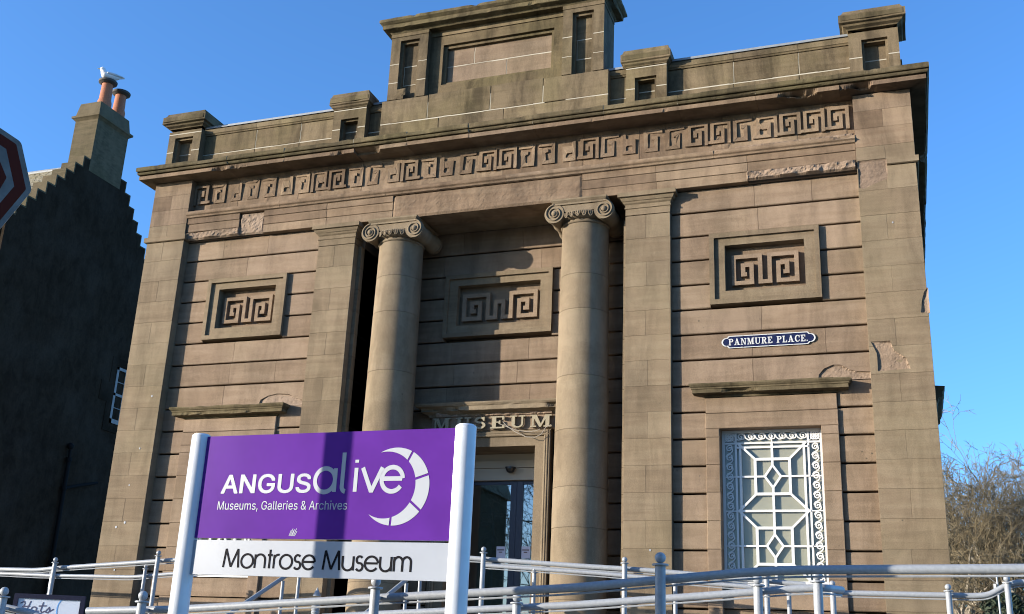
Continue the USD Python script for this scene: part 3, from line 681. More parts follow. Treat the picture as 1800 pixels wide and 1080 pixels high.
# --- columns
def column(s):
    X, Yc = s*1.30, .31
    c = group_under('column', bld); tag(c, f'{"right" if s > 0 else "left"} Ionic column')
    zs = [BZ, .74, 1.55, 2.02, 2.70, 3.36, 4.2, 4.66, 5.34] if s > 0 else [BZ, .9, 1.9, 2.75, 3.55, 4.35, 4.85, 5.34]
    def rad(z):
        t = (z-BZ)/(5.34-BZ); return .340-.030*t-.012*t*t
    for a, b in zip(zs[:-1], zs[1:]):
        zz = np.linspace(a+.002, b-.002, 5)
        obj('drum', lathe([(rad(a)-.004, a+.0005)]+[(rad(z), z) for z in zz]+[(rad(b)-.004, b-.0005)], X+RNG.uniform(-.001, .001), Yc, 64), 'stone_column', c, smooth=25)
    rt = rad(5.34)
    obj('necking', lathe([(rt, 5.338), (rt+.012, 5.346), (rt+.018, 5.356), (rt+.012, 5.366), (rt+.002, 5.37), (rt+.004, 5.385), (rt+.0, 5.39)], X, Yc, 64), 'stone_column', c, smooth=40)
    ech = [(rt-.01, 5.388), (rt+.03, 5.41), (rt+.065, 5.44), (rt+.075, 5.465), (rt+.06, 5.485), (rt, 5.49)]
    obj('echinus', lathe(ech, X, Yc, 64), 'stone_column', c, smooth=40)
    for k in range(15):
        a = math.radians(-90+(k-7)*12.5)
        p = np.array([X+(rt+.068)*math.cos(a), Yc+(rt+.068)*math.sin(a), 5.437])
        m = trimesh.creation.icosphere(1, 1.); m.apply_scale([.017, .017, .038]); m.apply_translation(p); obj('egg', m, 'stone_column', c, smooth=True)
        th = np.linspace(math.pi*.05, -math.pi*1.05, 9)
        ta = np.array([-math.sin(a), math.cos(a), 0]); ra = np.array([math.cos(a), math.sin(a), 0])
        pts = [p+ra*.012+ta*.026*math.cos(t)+np.array([0, 0, .02+.06*math.sin(t)]) for t in th]
        obj('egg_rim', tube(pts, .006, 5), 'stone_column', c, smooth=True)
    hw, yf, yb = .355, Yc-.335, Yc+.335
    vr = .128; vz = 5.475; vx = .325
    # channel slab between the volutes, hanging a little in the middle
    low = [(x, 5.498-.016*(1-(x/vx)**2)) for x in np.linspace(-vx, vx, 15)]
    slab = Polygon(low+[(vx, vz+vr), (-vx, vz+vr)])
    for yy in (yf+.058, yb): obj('channel', relief(affinity.translate(slab, X, 0), yy, .045), 'stone_column', c)
    obj('capital_core', bx(X-.3, X+.3, yf+.06, yb-.046, 5.48, vz+vr-.003), 'stone_column', c)
    rim = [(-vx-.03, vz+vr-.012), (vx+.03, vz+vr-.012)]
    obj('channel_rim', relief(affinity.translate(stroke(rim, .022), X, 0), yf+.01, .016), 'stone_column', c)
    for q in (-1, 1):
        for yy, sg in ((yf, 1), (yb-.05, -1)):
            disc = Point(X+q*vx, vz).buffer(vr, 32)
            obj('volute', relief(disc, yy+.05, .045), 'stone_column', c, smooth=30)
        t = np.linspace(0, 4.4*math.pi, 90); r = vr-.008-(vr-.035)*(t/t[-1])**.8
        pts = [(X+q*(vx)+q*rr_*math.sin(a), yf-.002, vz+rr_*math.cos(a)) for a, rr_ in zip(t, r)]
        obj('volute_spiral', tube(pts, np.linspace(.011, .007, 90), 6), 'stone_column', c, smooth=True)
        m = trimesh.creation.icosphere(2, 1.); m.apply_scale([.034, .026, .034]); m.apply_translation([X+q*vx, yf, vz]); obj('volute_eye', m, 'stone_column', c, smooth=True)
        # bolster joining front and back volutes, waisted with a belt
        ys = np.linspace(yf+.05, yb-.05, 17); u = np.abs(np.linspace(-1, 1, 17))
        rad_b = vr*(.80+.17*u**2.2); rad_b[8] += .012; rad_b[7] += .006; rad_b[9] += .006
        obj('bolster', tube([(X+q*vx, y, vz) for y in ys], rad_b, 24), 'stone_column', c, smooth=40)
    obj('abacus', rect_sweep(X-.335, X+.335, yf+.0, yb, [(-.3, vz+vr-.004), (.0, vz+vr-.002), (.012, vz+vr+.01), (.03, vz+vr+.03), (.034, vz+vr+.05), (-.3, vz+vr+.06)], back=True, sub=.05, amp=.004, seed=7), 'stone_column', c)
column(-1); column(1)
# --- doorway
dw = group_under('doorway', bld)
YD = .70
for s in (-1, 1):
    lo, hi = sorted((s*.575, s*.78))
    obj('jamb', relief(sbox(lo, BZ, hi, 2.865), YP+.3, YP+.3-YD-.025), 'stone_column', dw)
    for i, (a, w, d) in enumerate(((.715, .02, .02), (.745, .018, .034), (.772, .016, .02))):
        obj('jamb_moulding', tube([(s*a, YD+.022-d*.4, BZ), (s*a, YD+.022-d*.4, 2.85)], w, 8), 'stone_column', dw, smooth=True)
lh = relief(sbox(-.575, 2.66, .575, 2.865), YP+.3, YP+.3-YD-.025)
obj('door_lintel', lh, 'stone_column', dw)
for z, w in ((2.80, .02), (2.83, .018)): obj('lintel_moulding', tube([(-.76, YD+.012, z), (.76, YD+.012, z)], w, 8), 'stone_column', dw, smooth=True)
obj('door_frieze', block(-.86, .86, YD+.01, YP+.05, 2.868, 3.08, .004), 'stone_wall', dw)
dc = [(-.05, 3.06), (.03, 3.06), (.05, 3.09), (.16, 3.11), (.165, 3.115), (.165, 3.165), (.175, 3.175), (.19, 3.195), (.195, 3.215), (-.05, 3.235)]
obj('door_hood', rect_sweep(-.86, .86, YD+.03, YP+.05, dc, sub=.02, erode={3: (.09, .02), 4: (.1, .035), 5: (.05, .0)}, seed=95, amp=.01), 'stone_column', dw)
obj('rough_stone', rough_patch(sbox(-.8, 3.04, .82, 3.13), YD+.03, .05, step=.02, seed=97, amp=.04), 'stone_rough', dw)
obj('reveal', [bx(-.64, -.576, YD+.03, 1.45, BZ, 2.70), bx(.576, .64, YD+.03, 1.45, BZ, 2.70), bx(-.64, .64, YD+.03, 1.45, 2.664, 2.72)], 'stone_column', dw)
obj('fascia_board', [bx(-.575, .575, 1.22, 1.40, 2.315, 2.47), bx(-.575, .575, 1.20, 1.22, 2.475, 2.57), bx(-.575, .575, 1.23, 1.4, 2.57, 2.66)], 'beige_board', dw)
door = group_under('sliding_door', bld); tag(door, 'dark framed glazed sliding doors reflecting winter branches')
for a, b in ((-.575, -.50), (.08, .16), (.164, .244), (.53, .575)): obj('stile', bx(a, b, 1.27, 1.32, -.16, 2.31), 'navy_frame', door)
for z0, z1 in ((2.265, 2.31), (-.16, -.02)): obj('door_rail', bx(-.50, .53, 1.275, 1.315, z0, z1), 'navy_frame', door)
obj('glass_leaf', (np.array([[-.50, 1.293, -.02], [.08, 1.293, -.02], [.08, 1.293, 2.265], [-.50, 1.293, 2.265]]), np.array([[0, 1, 2], [0, 2, 3]])), 'door_glass', door)
obj('glass_leaf', (np.array([[.244, 1.293, -.02], [.53, 1.293, -.02], [.53, 1.293, 2.265], [.244, 1.293, 2.265]]), np.array([[0, 1, 2], [0, 2, 3]])), 'door_glass', door)
for a in (-.09, .25): obj('notice', bx(a, a+.12, 1.284, 1.287, 1.32, 1.47), 'notice', door); obj('notice_print', [bx(a+.012, a+.105, 1.281, 1.2835, 1.42, 1.432), bx(a+.035, a+.08, 1.281, 1.2835, 1.392, 1.402)], 'sign_red', door)
inner = [bx(-.42, -.38, 1.9, 1.95, BZ, 1.98), bx(-.42, .0, 1.9, 1.95, 1.95, 2.0)]
obj('inner_door_frame', inner, 'navy_frame', door)

# ---------------------------------------------------------------- lettering
def gl(ch):
    """Light geometric letters: centre lines in capital heights; returns (lines, advance)."""
    x = .735; r = x/2
    if ch == 'M': return [[(0, 0), (.10, 1), (.48, .04), (.86, 1), (.96, 0)]], 1.12
    if ch == 'o': return [arc(r, r, r, r, 0, 360, 40)], x+.13
    if ch == 'n': return [[(0, 0), (0, x)], arc(.31, x-.31, .31, .31, 180, 0)+[(.62, 0)]], .77
    if ch == 'm': return [[(0, 0), (0, x)], arc(.23, x-.25, .23, .25, 180, 0)+[(.46, 0)], arc(.69, x-.25, .23, .25, 180, 0)+[(.92, 0)]], 1.07
    if ch == 'u': return [[(.62, x), (.62, 0)], [(0, x)]+arc(.31, .31, .31, .31, 180, 360)], .78
    if ch == 't': return [[(.13, 0), (.13, 1)], [(0, x-.03), (.28, x-.03)]], .40
    if ch == 'r': return [[(0, 0), (0, x)], arc(.24, x-.26, .24, .26, 180, 75)], .37
    if ch == 's': return [arc(.19, .555, .17, .18, 35, 250, 16)+arc(.19, .195, .19, .195, 70, -150, 16)], .50
    if ch == 'e': return [[(.02, r+.02), (x-.02, r+.02)], arc(r, r, r, r, 4, 325, 36)], x+.12
    if ch == 'a': return [arc(r, r, r, r, 0, 360, 40), [(x, 0), (x, x)]], x+.28
    if ch == 'l': return [[(0, 1.22), (0, .16)]+arc(.15, .16, .15, .15, 180, 262, 8)], .27
    if ch == 'i': return [[(0, 0), (0, x)], [(0, x+.16), (0, x+.25)]], .20
    if ch == 'v': return [[(0, x), (.27, 0), (.54, x)]], .60
    return [], .38
def light_text(s, h, w):
    out, x = [], 0
    for ch in s:
        ls, adv = gl(ch)
        out += [affinity.translate(stroke([(a*h, b*h) for a, b in L], w, 'flat', 'round' if len(L) > 6 else 'bevel'), x, 0) for L in ls]
        x += adv*h
    return unary_union(out), x
def slab(ch):
    """Heavy slab capitals: polygon on a unit height, and its width."""
    T, t, b = .21, .10, .11
    R = lambda x0, z0, x1, z1: sbox(x0, z0, x1, z1)
    ell = lambda cx, cz, rx, rz: affinity.scale(Point(cx, cz).buffer(1, 24), rx, rz)
    if ch in 'PR':
        bowl = ell(.50, .74, .30, .26).difference(ell(.44, .74, .15, .16)).intersection(R(.3, .4, 1, 1.1))
        g = [R(.10, 0, .10+T, 1), R(0, 0, .42, b), R(0, 1-b, .5, 1), R(.2, .48, .5, .58), bowl]
        if ch == 'R': g += [Polygon([(.38, .5), (.6, .5), (.82, .0), (.60, 0)]), R(.56, 0, .94, b)]
        return unary_union(g), .86 if ch == 'P' else .96
    if ch == 'A': return unary_union([Polygon([(.12, 0), (.24, 0), (.52, 1), (.40, 1)]), Polygon([(.34, 1), (.56, 1), (.90, 0), (.66, 0)]), R(.25, .27, .7, .37), R(0, 0, .36, b), R(.56, 0, 1.02, b)]), 1.04
    if ch == 'N': return unary_union([R(.12, 0, .23, 1), R(.72, 0, .83, 1), Polygon([(.08, 1), (.32, 1), (.83, 0), (.66, 0)]), R(0, 0, .38, b), R(0, 1-b, .28, 1), R(.58, 1-b, .97, 1)]), 1.02
    if ch == 'M': return unary_union([R(.10, 0, .20, 1), R(.82, 0, 1.03, 1), Polygon([(.08, 1), (.34, 1), (.62, .12), (.50, 0)]), Polygon([(.50, 0), (.58, .0), (.95, 1), (.80, 1)]), R(0, 0, .33, b), R(0, 1-b, .25, 1), R(.72, 0, 1.15, b), R(.9, 1-b, 1.15, 1)]), 1.2
    if ch == 'U': 
        ring = ell(.47, .30, .37, .31).difference(ell(.50, .32, .22, .22)).intersection(R(0, -.1, 1, .32))
        return unary_union([R(.10, .28, .31, 1), R(.72, .28, .84, 1), ring, R(0, 1-b, .42, 1), R(.58, 1-b, .98, 1)]), 1.02
    if ch == 'E': return unary_union([R(.10, 0, .10+T, 1), R(0, 0, .76, b), R(0, 1-b, .74, 1), R(.2, .45, .52, .55), R(.64, 0, .76, .30), R(.62, .70, .74, 1), R(.46, .36, .54, .64)]), .84
    if ch == 'L': return unary_union([R(.10, 0, .10+T, 1), R(0, 0, .76, b), R(0, 1-b, .42, 1), R(.64, 0, .76, .34)]), .82
    if ch == 'C': return unary_union([ell(.44, .5, .42, .52).difference(ell(.50, .5, .26, .40)).difference(R(.62, .30, 1, .66)), R(.68, .62, .80, 1.0), R(.70, .12, .80, .3)]), .90
    if ch == 'S':
        s1 = stroke(arc(.40, .73, .26, .21, 20, 270, 20)+arc(.40, .27, .28, .24, 90, -160, 20), .17, 'flat', 'round')
        return unary_union([s1, R(.60, .66, .70, 1.0), R(.06, 0, .16, .36)]), .82
    if ch == '.': return R(.03, 0, .21, .18), .26
    return None, .48
def slab_letters(s, h, width=None):
    out, x = [], 0
    for ch in s:
        g, a = slab(ch)
        if g is not None: out.append((ch, affinity.translate(affinity.scale(g, h, h, origin=(0, 0)), x, 0)))
        x += (a+.09)*h
    k = width/x if width else 1
    return [(c, affinity.scale(g, k, 1, origin=(0, 0))) for c, g in out]
# MUSEUM over the door: six solid letters standing on the lintel moulding
lt = group_under('lettering', bld); tag(lt, 'raised pale letters reading MUSEUM above the door')
tops = [-.818, -.497, -.237, -.02, .25, .52]; wid = [.24, .205, .15, .195, .205, .285]
for ch, x, w in zip('MUSEUM', tops, wid):
    g, a = slab(ch); b = g.bounds
    g = affinity.scale(affinity.translate(g, -b[0], -b[1]), w/(b[2]-b[0]), .158/(b[3]-b[1]), origin=(0, 0))
    obj('letter', relief(affinity.translate(g, x, 2.882), YD-.005, .035), 'gilt_letter', lt)
cab = [(-.02+.30*t+.0, YD-.05, 2.93-.0*t) for t in (0,)]
px_ = [(.16, 2.96), (.22, 2.90), (.34, 2.82), (.48, 2.755), (.60, 2.745), (.68, 2.78), (.74, 2.87), (.81, 2.90)]
obj('loose_cable', tube([(x, YD-.06, z) for x, z in px_], .005, 5), 'cable', lt)
obj('loose_cable', tube([(x, YD-.055, z) for x, z in ((.10, 2.94), (.2, 2.90), (.33, 2.85), (.5, 2.82), (.62, 2.83), (.66, 2.85))], .004, 5), 'cable', lt)

# ================================================================ things on and by the museum
# street nameplate
np_ = thing('street_nameplate', 'dark blue enamel nameplate with white letters above the right window', 'street sign', (3.56, YW, 3.60))
def tilt(poly): return affinity.affine_transform(poly, [1, .0, .006, 1, 0, 0])
px0, px1, pz0, pz1 = 3.028, 4.092, 3.605, 3.757
def plate(m):
    x0, x1, z0, z1 = px0+m, px1-m, pz0+m, pz1-m; zc = (pz0+pz1)/2; e = .085
    body = Polygon([(x0+e, z0), (x1-e, z0), (x1-e+.03, z0+.032), (x1-e+.03, z1-.032), (x1-e, z1), (x0+e, z1), (x0+e-.03, z1-.032), (x0+e-.03, z0+.032)])
    ends = [Point(x, zc).buffer(.052-m*.8) for x in (x0+.052, x1-.052)]
    return unary_union([body]+ends)
obj('plate', relief(plate(.002), YW-.001, .012), 'enamel_blue', np_)
obj('border', relief(plate(.002).difference(plate(.011)), YW-.0125, .004), 'enamel_white', np_)
nm = slab_letters('PANMURE PLACE.', .078, .90)
for ch, g in nm: obj('letter', relief(affinity.translate(g, 3.112, 3.642), YW-.0125, .004), 'enamel_white', np_)
for x in (3.28, 3.56, 3.84):
    for z in (3.617, 3.745): obj('screw', ball((x, YW-.014, z), .006, 1), 'soot', np_)
# dome camera
dcam = thing('dome_camera', 'small black dome camera under the beige board over the glass doors', 'security camera', (.09, 1.2, 2.44))
m = trimesh.creation.icosphere(2, .062); v = np.array(m.vertices); v[:, 2] = np.minimum(v[:, 2], .0); m = trimesh.Trimesh(v+np.array([.10, 1.16, 2.455]), m.faces, process=False)
obj('dome', m, 'black_plastic', dcam, smooth=True)
obj('mount', lathe([(.07, 2.455), (.07, 2.472)], .10, 1.16, 24), 'black_plastic', dcam)

# ================================================================ the museum sign
sg = thing('museum_sign', 'white posted sign with purple board naming the museum', 'sign', (1.1, -6.82, GR))
A = np.array([1.102, -6.82]); Bp = np.array([2.805, -6.957]); ut = (Bp-A)/np.linalg.norm(Bp-A); un = np.array([ut[1], -ut[0]])   # un points to the viewer
def sp(u, d, z): return np.array([A[0]+ut[0]*u+un[0]*d, A[1]+ut[1]*u+un[1]*d, z-.0175*(u-.86)])
def sign_box(u0, u1, d0, d1, z0, z1):
    m = bx(u0, u1, -d1, -d0, z0, z1); v = np.array(m.vertices)
    w = np.array([sp(a, -b, c) for a, b, c in v]); return trimesh.Trimesh(w, m.faces, process=False)
def sign_flat(poly, d, t):
    m = ext(poly, t); v = np.array(m.vertices)
    return trimesh.Trimesh(np.array([sp(a, d+c, b) for a, b, c in v]), np.array(m.faces), process=False)
for u, zt in ((0., 1.195), (1.7085, 1.165)):
    p = sp(u, 0, 0); R_ = .0545
    obj('post', lathe([(R_, GR), (R_, zt-.006), (R_-.004, zt), (R_-.012, zt+.004)], p[0], p[1], 48), 'post_white', sg, smooth=30)
    obj('post_cap', lathe([(R_-.013, zt+.003), (R_-.013, zt+.006), (R_-.03, zt+.009)], p[0], p[1], 32), 'post_white', sg, smooth=30)
obj('board', sign_box(.050, 1.656, -.012, .012, .597, 1.169), 'purple', sg)
obj('name_board', sign_box(.050, 1.656, -.012, .012, .400, .586), 'panel_white', sg)
dF = .0122
def word(text, u, z, h, mat, bold=False, name='lettering', width=None):
    m = meshkit.text_mesh(text, h, .0015, bold); v = np.array(m.vertices)
    k = (width/(v[:, 0].max()-v[:, 0].min())) if width else 1
    w = np.array([sp(u+(a-v[:, 0].min())*k, dF+c, z+b) for a, b, c in v])
    obj(name, trimesh.Trimesh(w, np.array(m.faces), process=False), mat, sg)
word('ANGUS', .198, .845, .098, 'letter_white', True, width=.60)
for ch, u, wx, st in (('a', .822, 1., .024), ('l', .995, 1., .024), ('i', 1.078, 1., .023), ('v', 1.118, 1.3, .024), ('e', 1.238, 1., .024)):
    ls, _ = gl(ch); H_ = .172
    g = unary_union([stroke([(a_*H_*wx, b_*H_) for a_, b_ in L], st, 'flat', 'bevel') for L in ls])
    obj('lettering', sign_flat(affinity.translate(g, u, .845), dF, .0015), 'letter_white', sg)
word('Museums, Galleries & Archives', .189, .752, .046, 'letter_white', width=.85)
g, wl = light_text('Montrose Museum', .098, .0115); k = 1.185/wl
obj('lettering', sign_flat(affinity.translate(affinity.scale(g, k, 1, origin=(0, 0)), .277, .441), dF, .0015), 'letter_black', sg)
# ring of five pieces, thick to the right and thinning to the points
oc, orad = (1.318, .872), .205
ic, irad = (1.262, .880), .180
cres = affinity.scale(Point(0, 0).buffer(1, 64), orad, orad*.985); cres = affinity.translate(cres, *oc)
cres = cres.difference(affinity.translate(affinity.scale(Point(0, 0).buffer(1, 64), irad, irad*.97), *ic))
cut = [stroke([oc, (oc[0]+.4*math.cos(a), oc[1]+.4*math.sin(a))], .013) for a in np.radians([62, 17, -38, -93])]
cres = cres.difference(unary_union(cut)).intersection(sbox(1.12, .6, 1.6, 1.1)).difference(sbox(1.10, .80, 1.16, .965))
for gpc in cres.geoms:
    if gpc.area > 2e-4: obj('ring_piece', sign_flat(gpc, dF, .0015), 'letter_white', sg)
scr = unary_union([stroke([(.69+i*.007, .612), (.70+i*.008+RNG.uniform(-.004, .004), .645+RNG.uniform(-.01, .012))], .0035) for i in range(6)])
obj('scratch', sign_flat(scr, dF-.0002, .0008), 'letter_white', sg)

# ================================================================ octagonal road sign on the left edge
rs = thing('road_sign', 'octagonal red and white road sign cut by the left edge', 'road sign', (.25, -7.98, GR))
rn = np.array([.75, -.66, 0]); rn /= np.linalg.norm(rn); rt_ = np.array([-rn[1], rn[0], 0])
rc = np.array([.54, -7.8, 0])+rt_*(-.405)+np.array([0, 0, 2.375])
def rflat(poly, d, t):
    m = ext(poly, t); v = np.array(m.vertices)
    return trimesh.Trimesh(rc+v[:, :1]*rt_+v[:, 1:2]*np.array([0, 0, 1.])+(d+v[:, 2:3])*rn, np.array(m.faces), process=False)
def octo(ap, rot, rnd=0.):
    R_ = ap/math.cos(math.pi/8)
    p = Polygon([(R_*math.cos(math.radians(rot+22.5+45*k)), R_*math.sin(math.radians(rot+22.5+45*k))) for k in range(8)])
    return p.buffer(-rnd).buffer(rnd) if rnd else p
obj('plate', rflat(octo(.345, 20.5, .05), -.008, .006), 'steel_grey', rs)
obj('white_border', rflat(octo(.345, 20.5, .05).difference(octo(.318, 20.5, .02)), -.0018, .003), 'sign_face', rs)
obj('red_band', rflat(octo(.318, 20.5, .02).difference(octo(.262, 20.5)), -.0018, .003), 'sign_red', rs)
obj('white_centre', rflat(octo(.262, 20.5).difference(octo(.222, -15.5)), -.0018, .003), 'sign_face', rs)
obj('red_centre', rflat(octo(.222, -15.5, .015), -.0018, .003), 'sign_red', rs)
obj('pole', lathe([(.055, GR), (.055, 2.56), (.05, 2.57)], .215, -8.052, 32), 'steel_grey', rs, smooth=30)
for z in (2.2, 2.5): 
    c = np.array([.215, -8.052, z]); obj('clip', tube([c+np.array([0, 0, -.02]), c+np.array([0, 0, .02])], .060, 16), 'steel_grey', rs)

# ================================================================ handrails
def rail_run(name, label, pts, posts, r=.0245, ps=.06, strip=True, side=-1, low=None, pd=.075, big=True, group='pale tubular handrails with ball topped posts'):
    """pts: centre line of the rail; posts: (x, y, ball height, foot height) standing a little in front of the rail."""
    base = (posts[0][0], posts[0][1], posts[0][3]) if posts else pts[0]
    t = thing(name, label, 'handrail', base, group)
    P = [np.array(p, float) for p in pts]; fine = []
    for k in range(len(P)):
        if 0 < k < len(P)-1:
            a, b = P[k-1]-P[k], P[k+1]-P[k]; q = min(.12, np.linalg.norm(a)*.45, np.linalg.norm(b)*.45)
            a, b = P[k]+a/np.linalg.norm(a)*q, P[k]+b/np.linalg.norm(b)*q
            fine += [(1-s)**2*a+2*s*(1-s)*P[k]+s*s*b for s in np.linspace(0, 1, 7)]
        else: fine.append(P[k])
    obj('rail', tube(fine, r, 16), 'galvanised', t, smooth=40)
    if strip:
        sv = []
        f2 = [p-np.array([0, 0, r+.012]) for p in fine]
        obj('under_strip', tube(f2, .0065, 6), 'galvanised', t, smooth=40)
    for x, y, zb, zf in posts:
        rb = ps*.52
        o = group_under('post', t)
        obj('shaft', lathe([(ps/2, zf), (ps/2, zb-rb-.012)], x, y, 20), 'galvanised', o, smooth=30)
        obj('collar', lathe([(ps*.74, zb-rb-.014), (ps*.78, zb-rb-.010), (ps*.78, zb-rb-.005), (ps*.70, zb-rb-.002)], x, y, 20), 'galvanised', o, smooth=30)
        obj('ball', ball((x, y, zb), rb, 3), 'galvanised', o, smooth=True)
        # bracket stub from the post to the rail
        zr = np.interp(x, *zip(*sorted((p[0], p[2]) for p in P))); yr = np.interp(x, *zip(*sorted((p[0], p[1]) for p in P)))
        obj('stub', tube([(x, y, zr-.004), (x, yr, zr-.004)], .012, 8), 'galvanised', o)
    return t
rail_run('handrail', 'nearest and thickest handrail, running in front of the right window', [(-.42, -5.75, .245), (.30, -5.75, .272), (1.915, -5.75, .383), (3.012, -5.75, .453), (4.06, -5.75, .557), (4.35, -5.75, .572), (7.5, -5.75, .625)],
         [(.09, -5.84, .349, -.9), (1.80, -5.84, .466, -.8), (3.575, -5.84, .622, -.7), (6.3, -5.84, .70, -.6)])
rail_run('handrail', 'handrail just below the nearest one, ending in a bend before the right corner pier', [(.7, -4.5, .30), (1.352, -4.5, .344), (2.639, -4.5, .428), (3.441, -4.5, .497), (4.23, -4.5, .569), (4.38, -4.5, .574), (4.46, -4.2, .585)],
         [(2.28, -4.58, .468, -.8), (3.955, -4.58, .615, -.7), (4.335, -4.58, .645, -.7)])
rail_run('handrail', 'far handrail sloping down to the right past both the right column and the right window', [(-1.0, -1.2, 1.10), (.56, -1.2, 1.073), (1.64, -1.2, 1.01), (2.52, -1.2, .965), (3.97, -1.2, .853)],
         [(.73, -1.28, 1.155, -.16), (2.24, -1.28, 1.062, -.16), (3.62, -1.28, .955, -.16)], ps=.052)
rail_run('handrail', 'inner handrail just under the far sloping one, in front of the glass doors', [(.48, -.55, 1.06), (1.85, -.55, .985), (2.9, -.55, .905), (3.9, -.55, .84)], [(1.05, -.55, 1.02, -.16), (2.6, -.55, .92, -.16), (3.75, -.55, .84, -.16)], ps=.045, r=.022)
rail_run('handrail', 'far handrail right of the building with a raised bend at its right end', [(4.10, -1.2, .785), (5.45, -1.2, .778), (5.56, -1.2, .79), (5.76, -1.2, .905), (7.5, -1.2, .905)], [(4.22, -1.28, .86, -.2), (5.22, -1.28, .845, -.2), (5.71, -1.28, .925, -.2)], ps=.052)
rail_run('handrail', 'upper far handrail on the left, rising towards the museum sign', [(-8.5, -1.2, .905), (-5.15, -1.2, .885), (-4.81, -1.2, .917), (-4.05, -1.2, .965), (-3.06, -1.2, 1.03), (-1.2, -1.2, 1.09)],
         [(-4.815, -1.28, 1.005, -.16), (-3.335, -1.28, 1.095, -.16)], ps=.052)
rail_run('handrail', 'lower far handrail on the left, level and then rising near the sign post', [(-8.0, -.55, .93), (-5.7, -.55, .875), (-4.25, -.55, .87), (-3.55, -.55, .925), (-1.9, -.55, 1.0)], [(-5.45, -.60, .93, -.16), (-4.02, -.60, 1.0, -.16)], ps=.045, r=.022)
rail_run('handrail', 'short near handrail over the hat sign, falling to the right', [(-2.4, -5.46, .34), (-1.47, -5.46, .272), (-1.14, -5.40, .222), (-.97, -5.40, .10), (-.95, -5.40, -.6)], [(-1.385, -5.53, .375, -.8)])
# stair rails running towards the street
for x0, lab in ((-1.62, 'sloping stair rail under the left half of the museum sign'), (-.12, 'sloping stair rail under the right half of the museum sign')):
    t = thing('stair_rail', lab, 'handrail', (x0, -1.2, -.2))
    obj('rail', tube([(x0+.02, -1.0, .9), (x0, -1.25, .86), (x0-.12, -3.3, -.16), (x0-.12, -3.5, -.2)], .024, 14), 'galvanised', t, smooth=40)
    for a, b, z in ((0, -1.3, .8), (-.06, -2.2, .36), (.02, -1.0, .88)): obj('baluster', tube([(x0+a, b, GR), (x0+a, b, z)], .02, 10), 'galvanised', t, smooth=40)
# ribbed drums beside the column feet
for x, lab in ((-1.72, 'ribbed metal bollard with pointed top left of the left column foot'), (.80, 'ribbed metal bollard with pointed top left of the right column foot')):
    t = thing('ribbed_bollard', lab, 'bollard', (x, -.35, -.2))
    prof = []
    for k in range(26): prof += [(.045, -.16+k*.033), (.052, -.16+k*.033+.016)]
    obj('body', lathe(prof, x, -.35, 20), 'galvanised', t); obj('top', lathe([(.05, .70), (.005, .80)], x, -.35, 20), 'galvanised', t)

# ================================================================ hat sign, bottom left
hs = thing('hat_sign', 'small pale board in a dark frame with script lettering, at the bottom left corner', 'sign', (-1.9, -4.6, -.8))
h0 = np.array([-2.13, -4.62, 0]); h1 = np.array([-1.60, -4.42, 0]); hu = (h1-h0)/np.linalg.norm(h1-h0); hn = np.array([hu[1], -hu[0], 0]); HL = np.linalg.norm(h1-h0)
def hflat(poly, d, t):
    m = ext(poly, t); v = np.array(m.vertices)
    return trimesh.Trimesh(h0+v[:, :1]*hu+v[:, 1:2]*np.array([0, 0, 1.])+(d+v[:, 2:3])*hn, np.array(m.faces), process=False)
HZ1 = .402
obj('frame', hflat(sbox(0, HZ1-.42, HL, HZ1).buffer(.012, join_style='round').difference(sbox(.025, HZ1-.395, HL-.025, HZ1-.025)), 0, .02), 'shop_frame', hs)
obj('face', hflat(sbox(.02, HZ1-.40, HL-.02, HZ1-.02), .004, .006), 'shop_face', hs)
zb = HZ1-.135
sc = [[(.05, zb+.07), (.075, zb+.085), (.085, zb+.07), (.065, zb)], [(.13, zb+.085), (.115, zb+.04), (.105, zb)], [(.07, zb+.042), (.125, zb+.048)],
      [(a*1., b) for a, b in arc(.165, zb+.022, .022, .022, 60, 400, 16)]+[(.187, zb+.035), (.182, zb+.005), (.205, zb+.012)],
      [(.235, zb+.08), (.222, zb+.015), (.235, zb), (.255, zb+.012)], [(.205, zb+.052), (.262, zb+.056)],
      [(.262, zb+.01), (.29, zb+.045), (.298, zb+.02), (.285, zb+.0), (.265, zb+.006)], [(.298, zb+.012), (.325, zb+.03)]]
obj('lettering', hflat(unary_union([stroke(p, .0105, 'round', 'round') for p in sc]), .0102, .001), 'shop_ink', hs)
obj('curve', hflat(stroke(arc(.40, zb+.03, .045, .085, 100, 250, 16), .008, 'round', 'round'), .0102, .001), 'shop_curve', hs)
for u in (.1, HL-.1): p = h0+hu*u-hn*.03; obj('leg', tube([(p[0], p[1], GR), (p[0], p[1], HZ1-.1)], .018, 10), 'shop_frame', hs)

# ================================================================ the crow-stepped house on the left
XG = -15.8
hs_ = thing('gabled_house', 'tall dark house with a crow-stepped gable and chimney left of the museum', 'house', (XG, 10.2, GR))
AY, AZ = 10.2, 13.1
stL = [(9.55, 13.0), (9.31, 12.96), (9.04, 12.67), (8.77, 12.35), (8.48, 12.03), (8.2, 11.71), (7.93, 11.38)]
